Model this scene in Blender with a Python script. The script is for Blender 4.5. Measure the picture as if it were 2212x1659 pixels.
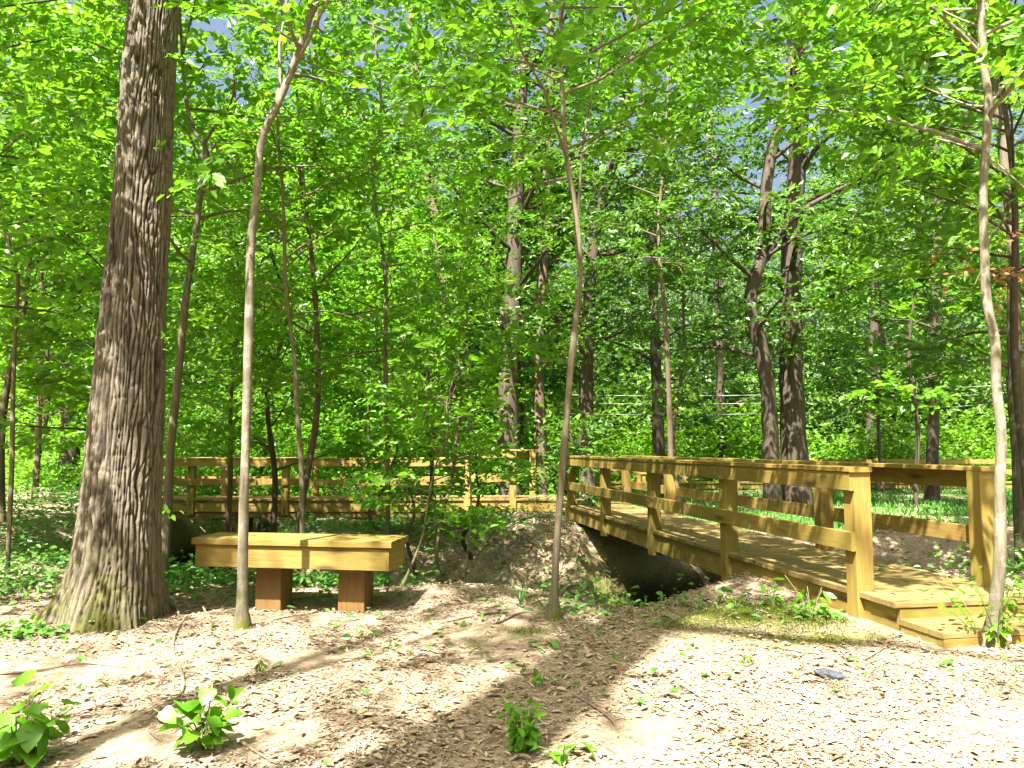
import bpy, math, random
import numpy as np
from mathutils import Vector, Matrix, Euler

for o in list(bpy.data.objects):
    bpy.data.objects.remove(o, do_unlink=True)
S = bpy.context.scene
C = S.collection

# ------------------------------------------------------------------ camera, sky, sun, exposure
EYE = 1.45
FPX = 1650.0                 # focal length in pixels of a 2212 px wide picture
PITCH = math.radians(4.78)
cam_d = bpy.data.cameras.new('camera')
cam_d.sensor_width = 36.0
cam_d.lens = FPX / 2212.0 * 36.0
cam_d.clip_start = 0.05
cam_d.clip_end = 900
cam = bpy.data.objects.new('camera', cam_d)
C.objects.link(cam)
cam.location = (0, 0, EYE)
cam.rotation_euler = (math.radians(90) + PITCH, 0, 0)
S.camera = cam

SUN_EL = math.radians(58)
SUN_AZ = math.radians(25)    # to the left of straight behind the camera
s_dir = Vector((-math.cos(SUN_EL) * math.sin(SUN_AZ), -math.cos(SUN_EL) * math.cos(SUN_AZ), math.sin(SUN_EL)))
W = bpy.data.worlds.new('World')
S.world = W
W.use_nodes = True
wn, wl = W.node_tree.nodes, W.node_tree.links
wn.clear()
sky = wn.new('ShaderNodeTexSky')
sky.sky_type = 'NISHITA'
sky.sun_disc = False
sky.sun_elevation = SUN_EL
sky.sun_rotation = math.radians(180) + SUN_AZ
sky.air_density = 1.0
sky.dust_density = 9.0
bg = wn.new('ShaderNodeBackground')
bg.inputs['Strength'].default_value = 0.05
wo = wn.new('ShaderNodeOutputWorld')
wl.new(sky.outputs[0], bg.inputs[0])
wl.new(bg.outputs[0], wo.inputs[0])

sun_d = bpy.data.lights.new('sun', 'SUN')
sun_d.energy = 5.0
sun_d.angle = math.radians(0.53)
sun_d.color = (1.0, 0.95, 0.86)
sun = bpy.data.objects.new('sun', sun_d)
C.objects.link(sun)
sun.rotation_euler = (-s_dir).to_track_quat('-Z', 'Y').to_euler()
sun.location = (-8, -16, 28)

S.view_settings.view_transform = 'Standard'
S.view_settings.look = 'None'
S.view_settings.gamma = 1.0
S.view_settings.use_curve_mapping = False
S.view_settings.exposure = 2.65
S.render.engine = 'CYCLES'
S.cycles.max_bounces = 7
S.cycles.diffuse_bounces = 3
S.cycles.glossy_bounces = 2
S.cycles.transmission_bounces = 5
S.cycles.transparent_max_bounces = 4
S.cycles.caustics_reflective = False
S.cycles.caustics_refractive = False
S.cycles.use_denoising = True

# ------------------------------------------------------------------ helpers
def at(u, v, Y):
    """world point at distance Y ahead seen at (u, v) in a 2212 x 1659 view of the place"""
    a = (u - 1106.0) / FPX
    b = (829.5 - v) / FPX
    cp, sp = math.cos(PITCH), math.sin(PITCH)
    dy = cp - b * sp
    dz = sp + b * cp
    k = Y / dy
    return np.array((a * k, Y, EYE + dz * k))


def hash3(ix, iy, iz):
    h = (ix * 374761393 + iy * 668265263 + iz * 2147483647 * 13) & 0xFFFFFFFF
    h = ((h ^ (h >> 13)) * 1274126177) & 0xFFFFFFFF
    h = (h ^ (h >> 16)) & 0xFFFFFFFF
    h = (h * 2246822519) & 0xFFFFFFFF
    return ((h ^ (h >> 15)) & 0xFFFFFF).astype(np.float64) / 0xFFFFFF


def vnoise(x, y, z=0.0, px=None):
    x, y, z = np.broadcast_arrays(np.asarray(x, float), np.asarray(y, float), np.asarray(z, float))
    fx, fy, fz = np.floor(x), np.floor(y), np.floor(z)
    ix, iy, iz = fx.astype(np.int64), fy.astype(np.int64), fz.astype(np.int64)
    tx, ty, tz = x - fx, y - fy, z - fz
    tx, ty, tz = [t * t * (3 - 2 * t) for t in (tx, ty, tz)]
    ix1 = ix + 1
    if px:
        ix, ix1 = ix % px, ix1 % px
    r = 0
    for a, wx in ((ix, 1 - tx), (ix1, tx)):
        for b, wy in ((iy, 1 - ty), (iy + 1, ty)):
            for c, wz in ((iz, 1 - tz), (iz + 1, tz)):
                r = r + hash3(a, b, c) * wx * wy * wz
    return r * 2 - 1


def sstep(a, b, x):
    t = np.clip((x - a) / (b - a), 0, 1)
    return t * t * (3 - 2 * t)


def norm(a):
    return a / np.maximum(np.linalg.norm(a, axis=-1, keepdims=True), 1e-9)


def mesh_np(name, verts, faces, mat, smooth=False, attr=None, nside=None):
    """mesh from an (n,3) array and an (m,k) face array"""
    verts = np.asarray(verts, np.float32)
    faces = np.asarray(faces, np.int32)
    me = bpy.data.meshes.new(name)
    nf, k = faces.shape
    me.vertices.add(len(verts))
    me.vertices.foreach_set('co', verts.ravel())
    me.loops.add(nf * k)
    me.loops.foreach_set('vertex_index', faces.ravel())
    me.polygons.add(nf)
    me.polygons.foreach_set('loop_start', np.arange(0, nf * k, k, dtype=np.int32))
    me.polygons.foreach_set('use_smooth', np.full(nf, smooth, dtype=bool))
    me.update(calc_edges=True)
    if attr is not None:
        for an, av in attr.items():
            a = me.attributes.new(an, 'FLOAT', 'POINT')
            a.data.foreach_set('value', np.asarray(av, np.float32))
    if mat is not None:
        me.materials.append(mat)
    return me


def link(name, data, parent=None, loc=(0, 0, 0), kind=None):
    o = bpy.data.objects.new(name, data)
    C.objects.link(o)
    o.location = loc
    if parent is not None:
        o.parent = parent
    if kind:
        o['kind'] = kind
    return o


def thing(name, label, cat, loc, group=None):
    o = bpy.data.objects.new(name, None)
    C.objects.link(o)
    o.empty_display_size = 0.2
    o.location = loc
    o['label'] = label
    o['category'] = cat
    if group:
        o['group'] = group
    return o


def tag(o, label, cat, group=None):
    o['label'] = label
    o['category'] = cat
    if group:
        o['group'] = group
    return o


def catmull(P, n):
    P = np.asarray(P, float)
    if len(P) == 2:
        t = np.linspace(0, 1, n)[:, None]
        return P[0] * (1 - t) + P[1] * t
    Q = np.vstack([2 * P[0] - P[1], P, 2 * P[-1] - P[-2]])
    m = len(P) - 1
    out = []
    for s in np.linspace(0, m, n):
        i = min(int(s), m - 1)
        t = s - i
        p0, p1, p2, p3 = Q[i], Q[i + 1], Q[i + 2], Q[i + 3]
        out.append(0.5 * ((2 * p1) + (-p0 + p2) * t + (2 * p0 - 5 * p1 + 4 * p2 - p3) * t * t + (-p0 + 3 * p1 - 3 * p2 + p3) * t ** 3))
    return np.array(out)


class Tubes:
    """collects tapered tubes into one quad mesh"""
    def __init__(self):
        self.v, self.f, self.n = [], [], 0

    def add(self, P, R, sides=7, wob=0.0, seed=0.0):
        P = np.asarray(P, float)
        R = np.asarray(R, float)
        T = norm(np.gradient(P, axis=0))
        ref = np.array((0.31, 0.95, 0.05)) if abs(T[0][2]) > 0.5 else np.array((0.1, 0.1, 1.0))
        N = norm(np.cross(T, ref))
        B = np.cross(T, N)
        a = np.linspace(0, 2 * np.pi, sides, endpoint=False)
        rr = np.repeat(R[:, None], sides, 1)
        if wob:
            L = np.concatenate([[0], np.cumsum(np.linalg.norm(np.diff(P, axis=0), axis=1))])
            rr = rr * (1 + wob * vnoise(np.cos(a)[None] * 1.3 + seed, np.sin(a)[None] * 1.3 + L[:, None] * 2.2, seed))
        V = P[:, None] + rr[..., None] * (np.cos(a)[None, :, None] * N[:, None] + np.sin(a)[None, :, None] * B[:, None])
        m = len(P)
        i = np.arange(m - 1)[:, None] * sides
        j = np.arange(sides)[None]
        j2 = (j + 1) % sides
        F = np.stack([i + j, i + j2, i + sides + j2, i + sides + j], -1).reshape(-1, 4)
        self.v.append(V.reshape(-1, 3))
        self.f.append(F + self.n)
        self.n += m * sides
        # closing cap
        self.v.append(P[-1:] + T[-1:] * R[-1] * 0.3)
        tip = self.n
        self.n += 1
        base = tip - sides
        jj = np.arange(0, sides)
        F2 = np.stack([base + jj, base + (jj + 1) % sides, np.full(sides, tip), np.full(sides, tip)], -1)
        self.cap = getattr(self, 'cap', [])
        self.cap.append(F2[:, :3])
        return self

    def mesh(self, name, mat, origin=(0, 0, 0), smooth=True):
        v = np.vstack(self.v) - np.asarray(origin)
        f = np.vstack(self.f)
        caps = np.vstack(self.cap)
        me = bpy.data.meshes.new(name)
        nf, nc = len(f), len(caps)
        me.vertices.add(len(v))
        me.vertices.foreach_set('co', v.astype(np.float32).ravel())
        me.loops.add(nf * 4 + nc * 3)
        me.loops.foreach_set('vertex_index', np.concatenate([f.ravel(), caps.ravel()]).astype(np.int32))
        me.polygons.add(nf + nc)
        me.polygons.foreach_set('loop_start', np.concatenate([np.arange(nf) * 4, nf * 4 + np.arange(nc) * 3]).astype(np.int32))
        me.polygons.foreach_set('use_smooth', np.full(nf + nc, smooth, dtype=bool))
        me.update(calc_edges=True)
        me.materials.append(mat)
        return me


# ------------------------------------------------------------------ materials
class NT:
    def __init__(self, name):
        self.m = bpy.data.materials.new(name)
        self.m.use_nodes = True
        self.t = self.m.node_tree
        self.t.nodes.clear()
        self.out = self.t.nodes.new('ShaderNodeOutputMaterial')

    def n(self, typ, **kw):
        nd = self.t.nodes.new(typ)
        for k, v in kw.items():
            if k.startswith('_'):
                setattr(nd, k[1:], v)
            else:
                key = int(k[1:]) if k[0] == 'i' and k[1:].isdigit() else k.replace('__', ' ')
                if hasattr(v, 'is_linked') or isinstance(v, bpy.types.NodeSocket):
                    self.t.links.new(v, nd.inputs[key])
                else:
                    nd.inputs[key].default_value = v
        return nd

    def mix(self, f, a, b, mode='MIX'):
        nd = self.t.nodes.new('ShaderNodeMix')
        nd.data_type = 'RGBA'
        nd.blend_type = mode
        for s, v in ((nd.inputs[0], f), (nd.inputs[6], a), (nd.inputs[7], b)):
            if isinstance(v, bpy.types.NodeSocket):
                self.t.links.new(v, s)
            else:
                s.default_value = v if not isinstance(v, tuple) or len(v) == 4 else (*v, 1)
        return nd.outputs[2]

    def ramp(self, f, stops, interp='LINEAR'):
        nd = self.t.nodes.new('ShaderNodeValToRGB')
        nd.color_ramp.interpolation = interp
        els = nd.color_ramp.elements
        while len(els) < len(stops):
            els.new(0.5)
        for e, (p, c) in zip(els, stops):
            e.position = p
            e.color = (*c, 1) if isinstance(c, tuple) else (c, c, c, 1)
        self.t.links.new(f, nd.inputs[0])
        return nd.outputs[0]

    def math(self, op, a, b=None):
        nd = self.t.nodes.new('ShaderNodeMath')
        nd.operation = op
        for s, v in ((nd.inputs[0], a), (nd.inputs[1], b)):
            if v is None:
                continue
            if isinstance(v, bpy.types.NodeSocket):
                self.t.links.new(v, s)
            else:
                s.default_value = v
        return nd.outputs[0]

    def mapping(self, vec, scale=(1, 1, 1), loc=(0, 0, 0)):
        nd = self.t.nodes.new('ShaderNodeMapping')
        nd.inputs['Scale'].default_value = scale
        if isinstance(loc, bpy.types.NodeSocket):
            self.t.links.new(loc, nd.inputs['Location'])
        else:
            nd.inputs['Location'].default_value = loc
        self.t.links.new(vec, nd.inputs['Vector'])
        return nd.outputs[0]

    def noise(self, vec, scale, detail=4, rough=0.55, dist=0.0):
        nd = self.t.nodes.new('ShaderNodeTexNoise')
        nd.inputs['Scale'].default_value = scale
        nd.inputs['Detail'].default_value = detail
        nd.inputs['Roughness'].default_value = rough
        nd.inputs['Distortion'].default_value = dist
        self.t.links.new(vec, nd.inputs['Vector'])
        return nd.outputs['Fac']

    def bump(self, h, strength, dist):
        nd = self.t.nodes.new('ShaderNodeBump')
        nd.inputs['Strength'].default_value = strength
        nd.inputs['Distance'].default_value = dist
        self.t.links.new(h, nd.inputs['Height'])
        return nd.outputs[0]

    def coords(self, which='Object'):
        return self.t.nodes.new('ShaderNodeTexCoord').outputs[which]

    def geo(self):
        return self.t.nodes.new('ShaderNodeNewGeometry').outputs['Position']

    def attr(self, name):
        nd = self.t.nodes.new('ShaderNodeAttribute')
        nd.attribute_name = name
        return nd.outputs['Fac']

    def rand(self):
        return self.t.nodes.new('ShaderNodeObjectInfo').outputs['Random']

    def principled(self, col, rough=0.7, normal=None, spec=0.3, **kw):
        nd = self.t.nodes.new('ShaderNodeBsdfPrincipled')
        for key, v in (('Base Color', col), ('Roughness', rough), ('Specular IOR Level', spec)):
            if isinstance(v, bpy.types.NodeSocket):
                self.t.links.new(v, nd.inputs[key])
            else:
                nd.inputs[key].default_value = (*v, 1) if isinstance(v, tuple) else v
        if normal is not None:
            self.t.links.new(normal, nd.inputs['Normal'])
        return nd.outputs[0]

    def done(self, sh):
        self.t.links.new(sh, self.out.inputs['Surface'])
        return self.m


def leaf_mat(name, dark, mid, light, trans, tfac=0.45, rough=0.42, spec=0.45):
    t = NT(name)
    r = t.attr('rnd')
    c = t.ramp(r, [(0.0, dark), (0.5, mid), (1.0, light)])
    c = t.mix(t.math('MULTIPLY', t.rand(), 0.35), c, mid)
    p = t.principled(c, rough, spec=spec)
    tr = t.n('ShaderNodeBsdfTranslucent')
    tc = t.mix(r, tuple(0.7 * k for k in trans), tuple(1.25 * k for k in trans))
    t.t.links.new(tc, tr.inputs[0])
    ms = t.t.nodes.new('ShaderNodeMixShader')
    ms.inputs[0].default_value = tfac
    t.t.links.new(p, ms.inputs[1])
    t.t.links.new(tr.outputs[0], ms.inputs[2])
    return t.done(ms.outputs[0])


M_leaf_near = leaf_mat('leaf_sapling', (0.045, 0.125, 0.008), (0.098, 0.225, 0.011), (0.15, 0.30, 0.022), (0.21, 0.50, 0.018), 0.46, 0.40, 0.38)
M_leaf_mid = leaf_mat('leaf_understory', (0.035, 0.10, 0.009), (0.075, 0.18, 0.010), (0.14, 0.26, 0.02), (0.22, 0.45, 0.015), 0.41, 0.40, 0.38)
M_leaf_deep = leaf_mat('leaf_oak', (0.028, 0.082, 0.009), (0.052, 0.132, 0.011), (0.105, 0.205, 0.018), (0.14, 0.33, 0.018), 0.27, 0.42, 0.35)
M_leaf_far = leaf_mat('leaf_far_woods', (0.05, 0.125, 0.018), (0.085, 0.185, 0.026), (0.14, 0.24, 0.05), (0.16, 0.32, 0.03), 0.3, 0.6, 0.3)
M_pine = leaf_mat('leaf_pine', (0.09, 0.15, 0.08), (0.13, 0.20, 0.11), (0.19, 0.26, 0.15), (0.14, 0.24, 0.11), 0.25, 0.6, 0.3)
M_plant = leaf_mat('leaf_broad_plant', (0.05, 0.16, 0.010), (0.10, 0.26, 0.014), (0.15, 0.31, 0.025), (0.18, 0.42, 0.02), 0.42, 0.4, 0.45)
M_cover = leaf_mat('leaf_ground_cover', (0.05, 0.15, 0.02), (0.08, 0.21, 0.03), (0.13, 0.27, 0.05), (0.14, 0.34, 0.04), 0.35)
M_grass = leaf_mat('grass_blade', (0.05, 0.15, 0.025), (0.08, 0.21, 0.035), (0.12, 0.26, 0.05), (0.12, 0.30, 0.03), 0.3)
M_moss = leaf_mat('moss_cushion', (0.05, 0.075, 0.010), (0.09, 0.115, 0.014), (0.17, 0.18, 0.03), (0.12, 0.16, 0.02), 0.25, 0.7, 0.2)
M_dead = leaf_mat('leaf_dead_rust', (0.20, 0.08, 0.03), (0.30, 0.13, 0.05), (0.40, 0.20, 0.09), (0.30, 0.12, 0.04), 0.3)


def litter_mat():
    t = NT('dry_leaf')
    c = t.ramp(t.attr('rnd'), [(0.0, (0.13, 0.085, 0.05)), (0.10, (0.27, 0.195, 0.13)), (0.5, (0.355, 0.28, 0.195)),
                               (0.8, (0.44, 0.335, 0.23)), (0.955, (0.52, 0.42, 0.31)), (0.97, (0.34, 0.10, 0.05)), (1.0, (0.40, 0.16, 0.06))])
    n = t.noise(t.coords(), 90, 2)
    c = t.mix(0.35, c, t.ramp(n, [(0.3, 0.25), (0.7, 0.75)]), 'OVERLAY')
    p = t.principled(c, 0.62, spec=0.3)
    return t.done(p)


M_litter = litter_mat()


def wood_mat(name, base, dark, green):
    t = NT(name)
    oc = t.coords('Object')
    off = t.t.nodes.new('ShaderNodeCombineXYZ')
    r = t.rand()
    t.t.links.new(t.math('MULTIPLY', r, 37.0), off.inputs[0])
    t.t.links.new(t.math('MULTIPLY', r, 11.0), off.inputs[1])
    t.t.links.new(t.math('MULTIPLY', r, 5.0), off.inputs[2])
    v1 = t.mapping(oc, (0.9, 13, 9), off.outputs[0])
    wv = t.noise(v1, 2.6, 4, 0.6, 1.4)
    v2 = t.mapping(oc, (3.0, 90, 90), off.outputs[0])
    fine = t.noise(v2, 1.6, 3, 0.6)
    col = t.ramp(wv, [(0.30, dark), (0.48, base), (0.62, tuple(min(1, k * 1.12) for k in base)), (0.8, tuple(k * 0.86 for k in base))])
    col = t.mix(t.ramp(fine, [(0.38, 0.0), (0.66, 0.75)]), col, tuple(k * 0.62 for k in base))
    big = t.noise(t.mapping(oc, (0.7, 2.5, 2.5), off.outputs[0]), 1.3, 3)
    col = t.mix(t.ramp(big, [(0.42, 0.0), (0.68, 0.7)]), col, green)
    vor = t.t.nodes.new('ShaderNodeTexVoronoi')
    vor.inputs['Scale'].default_value = 1.0
    vor.inputs['Randomness'].default_value = 1.0
    t.t.links.new(t.mapping(oc, (1.9, 7.5, 7.5), off.outputs[0]), vor.inputs['Vector'])
    knot = t.ramp(vor.outputs['Distance'], [(0.11, 1.0), (0.17, 0.45), (0.30, 0.0)])
    col = t.mix(knot, col, (0.11, 0.055, 0.022))
    hv = t.math('ADD', t.math('MULTIPLY', fine, 0.5), t.math('MULTIPLY', wv, 0.5))
    tint = t.ramp(r, [(0.0, 0.80), (1.0, 1.0)])
    col = t.mix(1.0, col, tint, 'MULTIPLY')
    return t.done(t.principled(col, 0.62, t.bump(hv, 0.35, 0.004), 0.3))


M_wood = wood_mat('treated_pine', (0.285, 0.192, 0.050), (0.20, 0.120, 0.028), (0.20, 0.172, 0.036))
M_deck = wood_mat('deck_pine', (0.25, 0.176, 0.064), (0.17, 0.112, 0.037), (0.185, 0.15, 0.052))
M_leg = wood_mat('stained_pine', (0.19, 0.108, 0.034), (0.13, 0.068, 0.02), (0.17, 0.105, 0.036))


def bark_big():
    t = NT('furrowed_bark')
    oc = t.coords('Object')
    d = t.attr('ridge')
    n1 = t.noise(t.mapping(oc, (9, 9, 1.6)), 5.0, 6, 0.65)
    n2 = t.noise(oc, 60, 4, 0.7)
    c = t.ramp(d, [(0.0, (0.018, 0.013, 0.009)), (0.3, (0.042, 0.032, 0.022)), (0.65, (0.105, 0.086, 0.062)), (1.0, (0.175, 0.150, 0.112))])
    c = t.mix(0.5, c, t.ramp(n1, [(0.3, 0.3), (0.7, 0.7)]), 'OVERLAY')
    c = t.mix(0.35, c, t.ramp(n2, [(0.3, 0.25), (0.7, 0.75)]), 'OVERLAY')
    m = t.attr('moss')
    mn = t.noise(oc, 7.5, 5, 0.65)
    mf = t.math('MULTIPLY', m, t.ramp(mn, [(0.40, 0.0), (0.56, 1.0)]))
    mc = t.mix(n2, (0.06, 0.075, 0.010), (0.15, 0.16, 0.022))
    c = t.mix(mf, c, mc)
    h = t.math('ADD', n1, t.math('MULTIPLY', n2, 0.6))
    return t.done(t.principled(c, 0.85, t.bump(h, 0.9, 0.012), 0.2))


M_bark_big = bark_big()


def bark(name, a, b, patch, pth=0.56, moss=0.0, scl=1.0):
    t = NT(name)
    oc = t.coords('Object')
    n1 = t.noise(t.mapping(oc, (16 * scl, 16 * scl, 2.2 * scl)), 2.2, 6, 0.65)
    n2 = t.noise(t.mapping(oc, (4, 4, 5)), 2.2, 4, 0.6, 0.4)
    n3 = t.noise(oc, 120, 3, 0.7)
    c = t.ramp(n1, [(0.3, b), (0.65, a)])
    c = t.mix(t.ramp(n2, [(pth, 0.0), (pth + 0.16, 0.8)]), c, patch)
    c = t.mix(0.3, c, t.ramp(n3, [(0.3, 0.25), (0.7, 0.75)]), 'OVERLAY')
    if moss:
        z = t.t.nodes.new('ShaderNodeSeparateXYZ')
        t.t.links.new(oc, z.inputs[0])
        mf = t.math('MULTIPLY', t.ramp(z.outputs[2], [(0.05, 1.0), (moss, 0.0)]), t.ramp(t.noise(oc, 9, 4), [(0.42, 0.0), (0.58, 1.0)]))
        c = t.mix(mf, c, (0.11, 0.13, 0.02))
    return t.done(t.principled(c, 0.8, t.bump(t.math('ADD', n1, t.math('MULTIPLY', n3, 0.4)), 1.0, 0.012), 0.2))


M_bark_pale = bark('pale_smooth_bark', (0.20, 0.178, 0.125), (0.10, 0.084, 0.055), (0.29, 0.27, 0.21), 0.5, 0.35)
M_bark_tan = bark('tan_bark', (0.18, 0.15, 0.10), (0.09, 0.072, 0.047), (0.25, 0.225, 0.17), 0.6, 0.3)
M_bark_grey = bark('grey_bark', (0.15, 0.125, 0.085), (0.085, 0.068, 0.045), (0.22, 0.205, 0.165), 0.58, 0.4)
M_bark_dark = bark('dark_bark', (0.085, 0.066, 0.048), (0.04, 0.031, 0.023), (0.13, 0.115, 0.095), 0.62, 0, 0.5)
M_bark_brown = bark('brown_bark', (0.15, 0.11, 0.075), (0.075, 0.052, 0.036), (0.19, 0.155, 0.12), 0.62, 0, 0.5)


def ground_mat():
    t = NT('forest_floor')
    g = t.geo()
    n1 = t.noise(g, 1.3, 5, 0.6)
    n2 = t.noise(g, 34, 4, 0.7)
    c = t.ramp(n2, [(0.3, (0.12, 0.085, 0.055)), (0.5, (0.265, 0.20, 0.135)), (0.7, (0.38, 0.30, 0.21))])
    c = t.mix(t.ramp(n1, [(0.4, 0.0), (0.65, 0.5)]), c, (0.30, 0.225, 0.15))
    shd = t.attr('gully_shade')
    c = t.mix(shd, c, t.ramp(n2, [(0.3, (0.012, 0.009, 0.006)), (0.7, (0.045, 0.031, 0.021))]))  # near-black soil colour paints the shade in the gully
    gr = t.attr('grass')
    gc = t.ramp(t.noise(g, 3.5, 5, 0.7), [(0.3, (0.06, 0.14, 0.025)), (0.6, (0.10, 0.22, 0.035)), (0.8, (0.20, 0.21, 0.08))])
    c = t.mix(gr, c, gc)
    ms = t.attr('moss')
    mm = t.math('MULTIPLY', ms, t.ramp(t.noise(g, 6.5, 5, 0.65), [(0.32, 0.0), (0.50, 1.0)]))
    c = t.mix(mm, c, t.mix(n2, (0.05, 0.07, 0.010), (0.15, 0.155, 0.025)))
    return t.done(t.principled(c, 0.92, t.bump(n2, 0.8, 0.03), 0.1))


M_ground = ground_mat()


def simple(name, a, b, scale=8, rough=0.8, bump=0.3, bd=0.01):
    t = NT(name)
    n = t.noise(t.coords(), scale, 5, 0.6)
    c = t.ramp(n, [(0.3, a), (0.7, b)])
    return t.done(t.principled(c, rough, t.bump(n, bump, bd), 0.25))


M_road = simple('pale_gravel', (0.38, 0.36, 0.33), (0.52, 0.50, 0.46), 3)
M_stone = simple('slate_stone', (0.03, 0.033, 0.042), (0.10, 0.104, 0.12), 26, 0.55, 0.8, 0.02)
M_wire = simple('cable_sheath', (0.24, 0.24, 0.24), (0.30, 0.30, 0.30), 3, 0.4, 0.0)
M_stick = simple('dead_stick', (0.13, 0.085, 0.055), (0.28, 0.21, 0.15), 14)
M_stub = simple('cut_stub', (0.26, 0.18, 0.11), (0.46, 0.35, 0.23), 30)
M_stem = simple('green_stem', (0.09, 0.13, 0.03), (0.16, 0.19, 0.06), 20)

# ------------------------------------------------------------------ the ground
GUL = np.array([(-7.0, 60), (-6.6, 26), (-6.3, 17), (-5.4, 12.2), (-3.3, 9.8), (0, 9.3), (4, 9.1), (8, 8.4), (14, 8), (60, 10)], float)
GUL = np.vstack([GUL[:1], catmull(GUL[1:9], 40), GUL[9:]])


def gully(x, y):
    """distance to the stream bed and which bank (positive: the far / left-outer bank)"""
    best = np.full(np.shape(x), 1e9)
    side = np.zeros(np.shape(x))
    for a, b in zip(GUL[:-1], GUL[1:]):
        ab = b - a
        L2 = (ab ** 2).sum()
        t = np.clip(((x - a[0]) * ab[0] + (y - a[1]) * ab[1]) / L2, 0, 1)
        dx, dy = x - a[0] - t * ab[0], y - a[1] - t * ab[1]
        d = np.hypot(dx, dy)
        s = ab[0] * dy - ab[1] * dx
        m = d < best
        best = np.where(m, d, best)
        side = np.where(m, np.sign(s), side)
    return best, side


def H(x, y):
    x, y = np.asarray(x, float), np.asarray(y, float)
    d, s = gully(x, y)
    far = np.where(s > 0, 1.0, 0.0)
    base = 0.022 * np.clip(y, -6, 7) + 0.018 * np.clip(x, -4, 4)
    base = base * (1 - sstep(9, 14, y)) + 0.03 * sstep(9, 14, y)
    base = base + 0.30 * sstep(-5.6, -8.5, x) * sstep(6, 10, y)
    base = base - 0.22 * sstep(17, 26, y) * sstep(-2, 4, x)
    base = base + 0.14 * np.exp(-(((x - 0.2) / 1.6) ** 2 + ((y - 15.2) / 1.3) ** 2))
    base = base - 0.36 * np.exp(-((y - 16.6) / 0.75) ** 4) * sstep(-9.5, -8, x) * (1 - sstep(-2.2, -0.8, x))
    base = base - 0.085 * np.exp(-(((x + 1.9) / 1.2) ** 2 + ((y - 6.7) / 0.45) ** 2))
    wn_ = 1.9 + 0.75 * np.exp(-((x - 0.85) / 0.85) ** 2) - 0.5 * sstep(1.6, 2.6, x)
    wf_ = 2.1 + 2.7 * sstep(-3.5, -0.5, x) - 1.3 * sstep(3.2, 5.0, x)
    wdt = np.where(s > 0, wf_, wn_) * (1 + 0.16 * vnoise(x * 0.7, y * 0.7, 3.3))
    g = 1 - sstep(0.45, 1.0, d / wdt * 0.55 + 0.45)
    fade = 1 - sstep(30, 50, np.abs(x) + np.abs(y - 10))
    z = base - (1.30 - 0.25 * sstep(-1.5, 0.0, x) + 1.7 * sstep(1.02, 1.32, x + 0.16 * vnoise(y * 1.3, 3.0, 2.0) + 0.07 * vnoise(y * 4.3, 1.0, 4.0)) - 0.6 * sstep(3.5, 6, x)) * g * fade
    rough = 0.035 * vnoise(x * 1.1, y * 1.1, 1.0) + 0.018 * vnoise(x * 3.1, y * 3.1, 2.0)
    bankr = (0.20 * vnoise(x * 1.7, y * 1.7, 5.0) + 0.14 * vnoise(x * 4.1, y * 4.1, 6.0) + 0.06 * vnoise(x * 9.5, y * 9.5, 7.0)) * np.clip(g * (1 - g) * 4, 0, 1)
    return z + rough + bankr


def axis_pts(lo, hi, near_lo, near_hi, step, grow):
    a = list(np.arange(near_lo, near_hi, step))
    s, v = step, a[-1]
    while v < hi:
        s *= grow
        v += s
        a.append(v)
    s, v = step, a[0]
    b = []
    while v > lo:
        s *= grow
        v -= s
        b.append(v)
    return np.array(b[::-1] + a)


gx = axis_pts(-260, 260, -7, 7, 0.07, 1.06)
gy = axis_pts(-60, 400, 2.6, 17, 0.07, 1.06)
GX, GY = np.meshgrid(gx, gy)
GZ = H(GX, GY)
ny, nx = GX.shape
idx = np.arange(nx * ny).reshape(ny, nx)
F = np.stack([idx[:-1, :-1], idx[:-1, 1:], idx[1:, 1:], idx[1:, :-1]], -1).reshape(-1, 4)
grass_a = np.maximum(sstep(17.6, 20, GY) * sstep(-1.0, 1.5, GX + 0.25 * (GY - 18)), sstep(12.8, 15, GY) * sstep(2.6, 4.2, GX)) * (0.55 + 0.45 * np.clip(vnoise(GX * 0.35, GY * 0.35, 8) + 0.55, 0, 1))
grass_a = np.clip(grass_a + 0.8 * sstep(30, 45, GY), 0, 1)


def gully_shade_at(x, y, z):  # painted shade mask: low parts of the gully, reaching higher on the right bank
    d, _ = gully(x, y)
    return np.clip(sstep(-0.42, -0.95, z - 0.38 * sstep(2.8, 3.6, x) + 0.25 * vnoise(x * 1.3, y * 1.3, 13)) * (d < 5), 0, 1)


def moss_at(x, y):
    m = 1.3 * np.exp(-(((x - 1.85) / 0.85) ** 2 + ((y - 6.0) / 0.36) ** 2)) + np.exp(-(((x - 2.1) / 0.55) ** 2 + ((y - 5.35) / 0.18) ** 2))
    m = m + 0.8 * np.exp(-(((x - 1.35) / 0.4) ** 2 + ((y - 12.2) / 1.0) ** 2)) + np.exp(-(((x - 0.12) / 0.15) ** 2 + ((y - 5.7) / 0.1) ** 2))
    return np.clip(m, 0, 1)


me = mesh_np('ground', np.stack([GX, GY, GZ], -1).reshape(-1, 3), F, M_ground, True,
             {'grass': grass_a.ravel(), 'gully_shade': gully_shade_at(GX, GY, GZ).ravel(), 'moss': moss_at(GX, GY).ravel()})
link('ground', me, kind='structure')

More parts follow.
